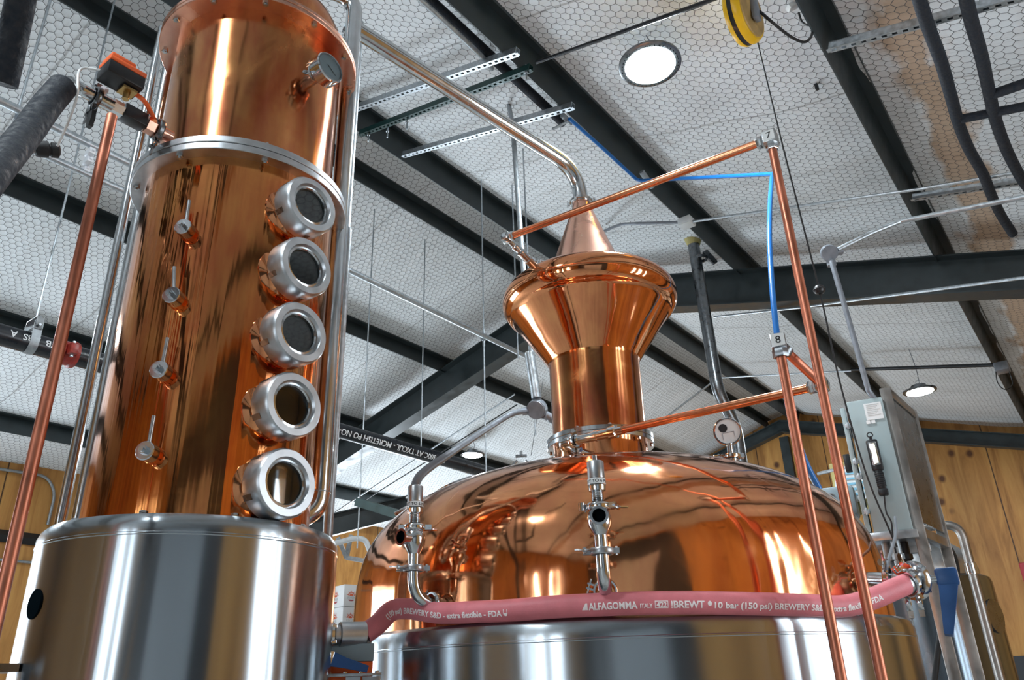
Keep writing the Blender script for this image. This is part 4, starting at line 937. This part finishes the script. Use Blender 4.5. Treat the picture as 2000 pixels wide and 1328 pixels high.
# slotted channels
def channel(a, b, label, mat='galvanized', w=.041):
    ax = (b-a).normalized(); Lh = (b-a).length; t1 = ax.cross(Z).normalized(); up = t1.cross(ax)
    if up.z < 0: up = -up
    bm = nb(); c = (a+b)/2
    for s in (-1, 1): bx(bm, c+t1*s*(w/2-.0015)+up*w/2, (Lh, .003, w), (ax, t1, up))
    for s in (-1, 1): bx(bm, c+t1*s*(w/2-.006), (Lh, .012, .003), (ax, t1, up))
    n = int(Lh/.05)
    for i in range(n+1): 
        q = a+ax*(i*Lh/n); bx(bm, q, (.026, w-.012, .003), (ax, t1, up))
    bx(bm, c+up*w, (Lh, w, .003), (ax, t1, up))
    o = obj('slotted_channel', bm, mat, loc=a, flat=True); tag(o, label, 'channel', 'slotted channels under the purlins'); return o
channel(onroof(560, 262, 1, -.275), onroof(1010, 106, 1, -.275), 'galvanized slotted channel reaching behind the column, uppermost of the three in the middle')
s2c = channel(onroof(704, 265, 1, -.275), onroof(1036, 138, 1, -.275), 'dark green slotted channel between two galvanized ones', 'green_strut')
channel(onroof(788, 306, 1, -.275), onroof(1118, 212, 1, -.275), 'galvanized slotted channel, lowest of the three in the middle')
channel(onroof(1620, 99, 1, -.275), onroof(2012, -6, 1, -.275), 'galvanized slotted channel at the top right corner')
channel(onroof(1783, 391, 1, -.275), onroof(2012, 355, 1, -.275), 'galvanized slotted channel above the big frame at the right edge')
for px, py in ((720, 262), (757, 255), (795, 238), (1028, 140)):
    q = onroof(px, py, 1, -.28); bm = nb(); cyl(bm, q-Z*.07, q+Z*.06, .006, 8); cyl(bm, q-Z*.012, q, .013, 6); 
    tag(obj('threaded_stud', bm, 'galvanized', loc=q), {720: 'stud at the left end of the dark green channel', 757: 'second stud from the left on the dark green channel', 795: 'third stud from the left on the dark green channel', 1028: 'stud at the right end of the dark green channel'}[px], 'stud', 'studs on the dark green channel')
# foam covered pipes
line('insulated_pipe', [onroof(820, -18, 1, -.16), onroof(1100, 240, 1, -.16)], .034, 'foam_insulation', 'black foam covered pipe running beside a purlin toward the blue tube', 'pipe', 20)
def foam(px, r, label): line('insulated_pipe', cat([onroof(x, y, 1, -.34) for x, y in px], 7), r, 'foam_insulation', label, 'pipe', 20)
foam([(1790, -20), (1812, 50), (1838, 120), (1858, 190), (1872, 240), (1892, 290), (1920, 340), (1938, 385), (1955, 420), (1978, 456)], .032, 'left of two black foam covered pipes bending down at the top right')
foam([(1883, -20), (1897, 40), (1917, 110), (1932, 180), (1945, 235), (1965, 290), (1990, 340), (2010, 370)], .032, 'right of two black foam covered pipes bending down at the top right')
foam([(1868, 234), (1930, 222), (2010, 206)], .026, 'black foam covered cross pipe joining the two at the right edge')
foam([(1940, 184), (2010, 160)], .028, 'short black foam covered pipe end above the cross pipe at the right edge')
# blue tube
bt = [onroof(1112, 232, 1, -.30), onroof(1180, 292, 1, -.30), onroof(1246, 353, 1, -.30)]; be = at(1508, 340, 4.3)
hang = [be, at(1504, 400, 3.95), at(1503, 470, 3.7), at(1508, 560, 3.5), at(1517, 650, 3.4), at(1530, 740, 3.35), at(1548, 830, 3.35), at(1572, 900, 3.35), at(1600, 955, 3.4)]
line('blue_tube', fillet(bt+[be], .06)+cat(hang, 6)[1:], .0135, 'blue_tube', 'blue plastic tube from the ceiling dropping behind the two copper pipes', 'tube', 16)
bm = nb(); q = bt[2]; bx(bm, q+V((.08, .03, .03)), (.03, .04, .18), ((P*.3+Z*.9).normalized(), D, (P*.9-Z*.3).normalized()), .004); tag(obj('tube_clip', bm, 'galv_dull', loc=q), 'steel clip holding the blue tube to the purlin', 'clip')
t = thing('stop_valve', 'small lever valve where the blue tube leaves the black pipe', 'valve', onroof(1108, 236, 1, -.3)); q = onroof(1106, 232, 1, -.28)
bm = nb(); cyl(bm, q-P*.05, q+P*.06, .02, 12); obj('body', bm, 'galv_dull', t); bm = nb(); bx(bm, q+D*.06-Z*.03, (.02, .12, .008), (P, D, Z)); obj('lever', bm, 'galv_dull', t)
# black flue with offset
ft = onroof(1353, 462, 1, 0.0); dfl = math.hypot(ft.x, ft.y)
pts = [at(1350, 452, dfl), at(1371, 590, dfl), at(1391, 710, dfl), at(1403, 770, dfl), at(1436, 828, dfl*1.02), at(1450, 880, dfl*1.02), at(1456, 930, dfl*1.02)]
t = thing('flue_pipe', 'dark steel flue pipe with an offset bend right of the onion head', 'pipe', pts[-1]); bm = nb(); tube(bm, fillet([pts[0], pts[3], pts[4], V((pts[4].x, pts[4].y, .05))], .25, 8), .056, 28); obj('pipe', bm, 'steel_dark', t)
bm = nb(); lathe(bm, [(.057, -.10), (.060, -.10), (.10, .02), (.057, .02)], ft-Z*.0, Z, 24, closed=True); obj('roof_boot', bm, 'tape_yellow', t)
bm = nb(); q = at(1368, 505, dfl); lathe(bm, [(.056, -.015), (.064, -.015), (.064, .015), (.056, .015)], q, Z, 28, closed=True); bx(bm, q+V((.09, -.02, .0)), (.05, .03, .16), (V((.8, 0, .5)).normalized(), V((0, 1, 0)), V((-.5, 0, .8)).normalized())); obj('band_clamp', bm, 'steel_dark', t)

# ================================================================== CORD REEL
rc = onroof(1450, 30, 1, -.36); RD = math.hypot(rc.x, rc.y); TR = onroof(1586, 66, 1, -.25); TD = math.hypot(TR.x, TR.y); rn = V((-.62, -.22, -.22)).normalized(); rn = V((-.72, .64, .14)).normalized()
t = thing('cord_reel', 'round yellow and black cord reel hanging from the ceiling at the top', 'cord reel', rc)
bm = nb(); lathe(bm, [(0, .045), (.12, .045), (.150, .036), (.158, .020), (.158, .012), (.04, .012)], rc, rn, 56); obj('front_shell', bm, 'yellow_plastic', t)
bm = nb(); lathe(bm, [(.05, .012), (.155, .012), (.155, -.012), (.05, -.012)], rc, rn, 56, closed=True); obj('black_band', bm, 'black_plastic', t)
bm = nb(); lathe(bm, [(.04, -.012), (.158, -.012), (.158, -.030), (.145, -.050), (0, -.050)], rc, rn, 56); obj('back_shell', bm, 'yellow_plastic', t)
bm = nb(); lathe(bm, [(0, -.0505), (.135, -.0505), (.130, -.056), (0, -.056)], rc, rn, 48); obj('hub_disc', bm, 'wood_disc', t)
bm = nb(); bx(bm, rc-rn*.07+Z*.06, (.03, .05, .26), (rn, rn.cross(Z).normalized(), Z), .006); obj('bracket', bm, 'conduit_grey', t)
cend = at(1480, 84, RD)
pts = [cend, at(1530, 290, RD*.75+.25*3.7), at(1600, 565, RD*.45+.55*3.7), at(1640, 745, 3.6), at(1690, 920, 3.72), at(1735, 1030, 3.75), at(1752, 1068, 3.8)]
line('pull_cord', cat(pts, 6), .0042, 'black_rubber', 'thin black cord falling from the yellow reel past the copper pipes to the cabinet', 'cable', 8)
bs_ = at(1600, 566, RD*.45+.55*3.7); t = thing('cord_stop', 'small black ball stop on the thin reel cord', 'cord stop', bs_); bm = nb(); lathe(bm, [(.006, -.022)]+[(.026*math.cos(a), .024*math.sin(a)) for a in [-1.1+2.2*i/10 for i in range(11)]]+[(.006, .022)], bs_, Z, 24); obj('ball', bm, 'black_plastic', t)
bm = nb(); ring(bm, bs_, Z, .0255, .003, 24, 6); obj('rib', bm, 'black_rubber', t)
line('reel_cable', cat([at(1462, 16, RD), at(1480, 20, RD), at(1510, 45, RD), at(1545, 72, (RD+TD)/2), at(1572, 82, TD), at(1586, 66, TD), at(1584, 35, TD), at(1579, -12, TD)], 7), .0075, 'black_rubber', 'looping black cable from the yellow reel to the purlin', 'cable', 10)
line('reel_cable', cat([at(1560, 25, TD), at(1566, 42, TD), at(1577, 49, TD), at(1585, 45, TD), at(1580, 28, TD), at(1569, 18, TD)], 7), .006, 'black_rubber', 'small black cable hook beside the reel cable loop', 'cable', 10)
q = at(1556, 8, TD); bm = nb(); bx(bm, q, (.13, .05, .035), (V((.85, 0, .5)).normalized(), V((0, 1, 0)), V((-.5, 0, .85)).normalized()), .012); tag(obj('taped_bundle', bm, 'label_white', loc=q), 'pale taped cable bundle beside the purlin at the top', 'tape')
q = onroof(1594, 165, 1, -.05); bm = nb(); bx(bm, q-Z*.02, (.03, .02, .04), (P, D, Z), .003); tag(obj('ceiling_hook', bm, 'black_plastic', loc=q), 'tiny dark peg sticking out of the white ceiling sheet', 'peg')

# ================================================================== CABINET
dc = 4.0; zc1, zc0 = 2.722, 2.08
cL_, cR_ = azd(24.4, dc, 0), azd(26.77, dc, 0); cx = (cR_-cL_).normalized(); cy = Z.cross(cx)
if cy.dot(V((0, 1, 0))) < 0: cy = -cy
wC = (cR_-cL_).length; cen = (cL_+cR_)/2; Rc = (cx, cy, Z)
t = thing('electrical_cabinet', 'tall grey steel electrical cabinet on a stainless frame right of the dome', 'cabinet', V((cen.x, cen.y, zc0)))
bm = nb(); bx(bm, cen+cy*.13+Z*(zc0+zc1)/2, (wC, .26, zc1-zc0), Rc, .006); obj('body', bm, 'cabinet_grey', t)
bm = nb(); bx(bm, cL_-cx*.022+cy*.14+Z*((zc0+zc1)/2-.01), (.022, .27, zc1-zc0-.03), Rc, .004); dr = obj('door', bm, 'cabinet_grey', t)
for k, zz in enumerate((2.60, 2.42, 2.345, 2.18)):
    bm = nb(); q = cL_+Z*zz-cx*.012-cy*.002; bx(bm, q, (.026, .014, .022), Rc, .003); bx(bm, q-cy*.008+Z*.0, (.010, .008, .034), Rc, .002); obj('latch', bm, 'galvanized', dr)
bm = nb(); q = cL_-cx*.052+cy*.10+Z*2.44; bx(bm, q, (.03, .05, .085), Rc, .004); obj('switch_handle', bm, 'black_plastic', dr)
bm = nb(); q = cR_-cx*.050-cy*.0015+Z*2.655; bx(bm, q, (.078, .002, .085), Rc); lb = obj('label_sheet', bm, 'label_white', t)
bm = nb(); 
for k in range(7): bx(bm, q-cy*.0015+Z*(.034-.009*k)-cx*(.004*(k % 3)), (.058-.008*(k % 3), .0006, .0022), Rc)
obj('print', bm, 'print_grey', lb)['kind'] = 'stuff'
bm = nb(); 
for s in (0, 1): bx(bm, q-Z*(.052)-cx*(.012+.022*s)-cy*.0, (.018, .002, .016), Rc)
bx(bm, q-Z*(.038)-cx*.022-cy*.0014, (.018, .0006, .006), Rc); obj('sticker', bm, 'label_white', t)
bm = nb(); bx(bm, (cL_+cR_)/2+cy*.13+Z*(zc0-.02)-cx*.01, (wC+.05, .30, .038), Rc, .003); obj('bottom_shelf', bm, 'steel_satin', t)
# stainless stand
pa, pb = azd(27.08, 4.06, 0), azd(28.35, 4.55, 0); sx = (pb-pa).normalized()
t = thing('stainless_stand', 'tall stainless steel stand holding the grey cabinet', 'stand', V((pa.x, pa.y, 0)))
Rs = (cx, cy, Z)
for p_, zt in ((pa, 2.775), (pb, 2.775)): bm = nb(); bx(bm, V((p_.x, p_.y, zt/2)), (.05, .05, zt), Rs, .003); obj('post', bm, 'stand_steel', t)
mid = (pa+pb)/2; pr_ = sx.cross(Z)
for zz in (2.755, 2.07): bm = nb(); bx(bm, V((mid.x, mid.y, zz)), ((pb-pa).length-.05, .045, .045), (sx, pr_, Z), .003); obj('rail', bm, 'stand_steel', t)
bm = nb(); bx(bm, V((mid.x, mid.y, 2.42))+cx*.012, ((pb-pa).length-.06, .012, .60), (sx, pr_, Z)); obj('back_panel', bm, 'steel_dark', t)
bm = nb(); q = (cL_+pa)/2; 
for s, zz in ((0, 2.03),): bx(bm, (cL_+cR_)/2+cy*.28+Z*zz, (wC+.12, .045, .045), Rc, .003)
obj('rail', bm, 'steel_satin', t)
# parts under the cabinet
for k, (px, d) in enumerate(((1733, 4.1), (1752, 4.05), (1768, 4.1))):
    q = at(px, 1075, d); bm = nb(); cyl(bm, V((q.x, q.y, 1.93)), V((q.x, q.y, 2.045)), .020, 14); cyl(bm, V((q.x, q.y, 1.96)), V((q.x, q.y, 1.985)), .027, 6)
    tag(obj('cable_gland', bm, 'black_plastic' if k == 2 else 'galv_dull', loc=V((q.x, q.y, 1.93))), ('left', 'middle', 'right')[k]+' cable gland under the grey cabinet', 'gland', 'glands under the cabinet')
# work light on the cabinet
wl0, wl1 = at(1701, 858, dc-.03), at(1727, 968, dc-.03); wa = (wl1-wl0).normalized(); wn = -cy
t = work = thing('work_light', 'black handheld work light hanging on the grey cabinet side', 'work light', wl0)
wl0 = V((wl0.x, wl0.y, wl0.z)); Lw = (wl1-wl0).length; wsd = wa.cross(wn).normalized()
bm = nb(); bx(bm, wl0+wa*Lw*.29, (Lw*.56, .052, .034), (wa, wsd, wn), .010); bx(bm, wl0+wa*Lw*.72, (Lw*.36, .036, .030), (wa, wsd, wn), .010)
for k in range(7): bx(bm, wl0+wa*Lw*(.62+k*.035), (.004, .040, .034), (wa, wsd, wn), .001)
bx(bm, wl0+wa*Lw*.94, (Lw*.12, .044, .036), (wa, wsd, wn), .008); bd = obj('body', bm, 'black_plastic', t)
bm = nb(); bx(bm, wl0+wa*Lw*.27+wn*.0175, (Lw*.42, .036, .004), (wa, wsd, wn), .006); obj('bezel', bm, 'steel', t)
bm = nb(); bx(bm, wl0+wa*Lw*.27+wn*.0195, (Lw*.35, .020, .003), (wa, wsd, wn), .003); obj('led_strip', bm, 'worklight_led', t)
bm = nb(); ring(bm, wl0-wa*.022, wn, .012, .0028, 20, 8); cyl(bm, wl0-wa*.014, wl0+wa*.004, .007, 10); obj('hook', bm, 'black_plastic', t)
bm = nb(); tube(bm, cat([wl1, at(1731, 1000, dc-.04), at(1741, 1020, dc-.04), at(1744, 1050, dc-.02), at(1752, 1090, dc+.05)], 6), .0038, 8); obj('cord', bm, 'black_rubber', work)

# ================================================================== FERMENTER AT THE RIGHT
FC = azd(26.2, 6.0, 0)
t = thing('fermenter_tank', 'tall stainless fermenter tank at the lower right behind the cabinet stand', 'tank', FC)
bm = nb(); lathe(bm, [(0, .05), (.44, .05), (.44, 1.99), (.43, 2.02), (.40, 2.035), (.37, 2.036)], FC, n=96); obj('jacket', bm, 'brushed_dark', t)
bm = nb(); lathe(bm, [(.385, 2.03)]+[(.385*math.cos(a), 2.05+.27*math.sin(a)) for a in [i*PI/2/14 for i in range(14)]]+[(0, 2.32)], FC, n=80); obj('dome', bm, 'steel_satin', t)
bm = nb(); f = (-FC.normalized()); f = Matrix.Rotation(math.radians(62), 3, 'Z') @ f; c = FC+f*.435+Z*1.78; lathe(bm, [(.09, .0), (.10, .0), (.10, .012), (0, .016)], c, f, 32); obj('side_manway', bm, 'steel_dark', t)
bm = nb(); q = azd(29.45, 5.35, 0); r_ = azd(27.2, 5.35, 0)
tube(bm, fillet([V((r_.x, r_.y, 2.28)), V((q.x, q.y, 2.28)), V((q.x, q.y, .1))], .09, 8), .026, 20); o = obj('steel_pipe', bm, 'stand_steel', loc=V((q.x, q.y, .1))); tag(o, 'steel pipe with a top elbow standing in front of the fermenter at right', 'pipe')
bm = nb(); cyl(bm, V((q.x, q.y, 1.99)), V((q.x, q.y, 2.05)), .033, 20); obj('union', bm, 'steel', o)
line('rubber_hose', cat([at(1838, 1052, 4.6), at(1862, 1085, 4.8), at(1868, 1130, 4.9), at(1850, 1180, 5.0), at(1835, 1250, 5.1), at(1825, 1330, 5.1)], 7), .016, 'black_rubber', 'black rubber hose drooping from the stand in front of the fermenter', 'hose', 12)

# ================================================================== BACKGROUND AT LEFT AND RIGHT
def onoff(px, py, off): v = ray(px, py); return EYE+v*((DQ+off)/v.dot(D))
wl = OL-.03
line('electrical_conduit', [onoff(-20, 917, wl)-P*1.5, onoff(92, 930, wl), onoff(108, 962, wl), onoff(93, 1025, wl)], .018, 'galv_dull', 'bent conduit on the left plywood wall beside the steel pipes', 'conduit', 12, smooth=.2)
line('wall_rail', [onoff(-20, 1041, wl)-P*1.2, onoff(80, 1057, wl)+P*1.0], .07, 'black_plastic', 'thick black rail on the left plywood wall', 'rail', 4)
line('electrical_conduit', [onoff(-20, 1090, wl)-P*1.2, onoff(70, 1100, wl)+P*1.0], .016, 'galv_dull', 'straight conduit on the left plywood wall under the black rail', 'conduit', 12)
# beams and strut over the boxes
def beam(a, b, w, h, mat, name, label, cat_):
    ax = (b-a); Lb = ax.length; ax.normalize(); s = ax.cross(Z).normalized(); up = s.cross(ax); bm = nb(); c = (a+b)/2
    if up.z < 0: up = -up
    bx(bm, c+up*h/2, (Lb, .01, h), (ax, s, up)); bx(bm, c, (Lb, w, .012), (ax, s, up)); bx(bm, c+up*h, (Lb, w, .012), (ax, s, up))
    return tag(obj(name, bm, mat, loc=a, flat=True), label, cat_)
beam(at(560, 1068, 7.2), at(800, 1006, 7.6), .16, .18, 'painted_steel', 'door_track_beam', 'black steel beam low behind the dome, just above the orange plywood', 'beam')
channel(at(698, 988, 6.2), at(800, 1020, 5.6), 'dark green slotted channel hanging on a rod left of the left relief valve', 'green_strut', .06)
line('white_pipe', cat([at(560, 1078, 6.6), at(650, 1062, 6.6), at(690, 1052, 6.6), at(712, 1055, 6.6), at(722, 1075, 6.6)], 7), .022, 'dial_white', 'white plastic pipe bending down left of the dome edge', 'pipe', 12)
t = thing('shelf_bracket', 'galvanized angle bracket under the white pipe left of the dome', 'bracket', at(680, 1090, 7.0))
bm = nb()
for a, b in (((686, 1045), (677, 1088)), ((660, 1050), (677, 1090)), ((676, 1089), (716, 1096))):
    a, b = at(*a, 7.0), at(*b, 7.0); ax = (b-a).normalized(); s = ax.cross(V((0, 1, 0))).normalized(); bx(bm, (a+b)/2, ((b-a).length, .035, .03), (ax, s, ax.cross(s)))
obj('angle', bm, 'galv_dull', t)
# cartons on a shelf
dcx = 8.0; sh = at(680, 1224, dcx); z_s = sh.z-.02
t = thing('storage_rack', 'steel storage rack under the printed white cartons', 'rack', V((sh.x, sh.y, 0)))
fa = azd(-10.6, 1, 0); Rk = (V((fa.y, -fa.x, 0)), fa, Z)
bm = nb(); bx(bm, V((sh.x, sh.y, z_s-.02))+fa*.2, (.8, .6, .04), Rk); obj('shelf', bm, 'steel_dark', t)
for s in (-1, 1):
    for k in (0, 1): bm = nb(); q = V((sh.x, sh.y, z_s/2))+Rk[0]*s*.38+fa*(-.05+.5*k); bx(bm, q, (.04, .04, z_s), Rk); obj('leg', bm, 'steel_dark', t)
def carton(c, w, d_, h, label, rot):
    f = Matrix.Rotation(math.radians(rot), 3, 'Z') @ (-fa); s = Z.cross(f); s = s if s.x > 0 else -s
    t = thing('carton', label, 'carton', c, 'printed cartons on the rack'); bm = nb(); bx(bm, c+Z*h/2-f*d_/2, (w, d_, h), (s, f, Z), .003); obj('box', bm, 'carton_white', t)
    for n_, o_, u_, ww in ((f, c, s, w), (-s, c-s*w/2-f*d_/2, f, d_)):
        lc = o_+Z*h*.48+n_*.0015; R0 = min(.07, ww*.36)
        bm = nb()
        for k in range(9):
            a = PI*(.08+.84*k/8); d1 = u_*math.cos(a)+Z*math.sin(a); pp = d1.cross(n_); r1 = R0*(1 if k % 2 == 0 else .8)
            bm.faces.new([bm.verts.new(lc+p_) for p_ in (d1*R0*.45+pp*.005, d1*R0*.45-pp*.005, d1*r1)])
        bm.faces.new([bm.verts.new(lc+(u_*math.cos(PI*k/10)+Z*math.sin(PI*k/10))*R0*.36) for k in range(11)]); obj('sun_logo', bm, 'logo_orange', t, flat=True)
        tm = text_mesh('RIVER', R0*.55); W0 = max(v.co.x for v in tm.verts); ux = u_ if u_.cross(Z).dot(n_) > 0 else -u_
        for v in tm.verts: v.co = lc+ux*(v.co.x-W0/2)+Z*(v.co.y-R0*.50)
        obj('wordmark', tm, 'print_grey', t, flat=True)
        bm = nb(); bm.faces.new([bm.verts.new(lc+(u_*math.cos(a)*R0*.55+Z*(math.sin(a)*R0*.25-R0*.60))) for a in [PI+PI*k/8 for k in range(9)]]); obj('banner', bm, 'logo_maroon', t, flat=True)
hC = .205
c0 = at(683, 1224, dcx); c0 = V((c0.x, c0.y, z_s))
for k in range(2): carton(c0+Z*hC*k, .16, .34, hC-.003, ('lower', 'upper')[k]+' white carton with sunburst logo beside the tank edge', 28)
# machine and second blue handle below the hose fitting
mq = at(688, 1258, 2.43); t = thing('control_box', 'grey and orange machine box below the hose fitting between the two tanks', 'box', mq-Z*.3)
fm = azd(-11.5, 1, 0); Rm = (V((fm.y, -fm.x, 0)), fm, Z); mq = at(688, 1258, 2.43)
bm = nb(); bx(bm, mq-Z*.024, (.125, .07, .048), Rm, .003); obj('grey_top', bm, 'machine_grey', t)
bm = nb(); bx(bm, mq-Z*.078, (.121, .068, .060), Rm, .003); obj('orange_base', bm, 'machine_orange', t)
bm = nb(); bx(bm, mq+Z*.004+Rm[0]*.03, (.05, .03, .012), Rm, .003); obj('hinge', bm, 'galvanized', t)
mz_ = mq.z-.108
bm = nb(); bx(bm, V((mq.x, mq.y, mz_/2)), (.05, .04, mz_), Rm, .004); obj('pedestal', bm, 'steel_dark', t)
t = thing('butterfly_valve', 'second blue handled valve low between the column base and the wide tank', 'valve', at(655, 1290, 2.36))
a, b = at(644, 1284, 2.345), at(718, 1306, 2.36); u2 = (b-a).normalized(); s2 = (Z-u2*Z.dot(u2)).normalized()
bm = nb(); prism(bm, [(0, -.022), (0, .018), ((b-a).length*.4, .011), ((b-a).length, .008), ((b-a).length, -.010), ((b-a).length*.4, -.016)], a, u2, s2, u2.cross(s2), .016); obj('handle', bm, 'blue_handle', t)
bm = nb(); q = a-u2*.006; bx(bm, q, (.03, .036, .022), (u2, s2, u2.cross(s2)), .004); cyl(bm, V((q.x, q.y, .05)), q, .011, 14); obj('stem', bm, 'steel', t)
t = thing('flange_plate', 'bolted steel plate at the bottom edge between the two tanks', 'plate', at(690, 1322, 2.38)); q = at(690, 1318, 2.38)
bm = nb(); bx(bm, q, (.155, .07, .008), Rm, .002); bx(bm, q+Rm[0]*.05-Z*.03-fm*.03, (.05, .008, .05), Rm, .002); bx(bm, V((q.x, q.y, q.z/2)), (.04, .03, q.z-.01), Rm); obj('plate', bm, 'steel_satin', t)
for k in range(4): bm = nb(); bolt(bm, q+Rm[0]*(-.065+.043*k)-fm*.02+Z*.004, Z, .006, .005, 0); obj('bolt', bm, 'steel', t)
# things behind the dome at the right
q = at(1625, 968, 4.6); t = thing('grey_enclosure', 'pale grey box behind the right shoulder of the copper dome', 'box', q); bm = nb(); bx(bm, q-Z*.05, (.24, .2, .16), Rc, .02); obj('housing', bm, 'machine_grey', t); bm = nb(); lathe(bm, [(.020, 0), (.024, 0), (.024, .006), (.020, .006)], q-cy*.101-Z*.03, -cy, 20, closed=True); obj('rotary_knob', bm, 'galv_dull', t)
bm = nb(); bx(bm, V((q.x, q.y, (q.z-.13)/2)), (.06, .06, q.z-.13), Rc); obj('post', bm, 'steel_dark', t)
q = at(1668, 945, 4.7); bm = nb(); lathe(bm, [(0, 0), (.10, 0), (.10, .01), (0, .01)], q, -cy, 36); o = obj('round_sign', bm, 'label_white', loc=q); tag(o, 'round pale blue and white sign beside the cabinet door', 'sign')
bm = nb(); 
for k in range(5): bx(bm, q-cy*.012+Z*(.06-.03*k), (.15-.03*abs(k-2), .001, .012), Rc)
obj('wave_print', bm, 'sign_blue', o)['kind'] = 'stuff'
bm = nb(); bx(bm, q+cy*.01-Z*.02, (.22, .012, .3), Rc); obj('backing_board', bm, 'tape_yellow', o)
bm = nb(); tube(bm, [at(1598, 925, 4.4), at(1672, 908, 4.2)], .009, 8); tag(obj('steel_rod', bm, 'galvanized', loc=at(1598, 925, 4.4)), 'thin steel rod leading to the cabinet latch above the dome', 'rod')
q = onplane(2034, 1160, A1-.3); bm = nb(); bx(bm, q, (.5, .3, .85), (P, D, Z), .02); tag(obj('red_crate', bm, 'red_crate', loc=q), 'dark red crate edge at the far right', 'crate')
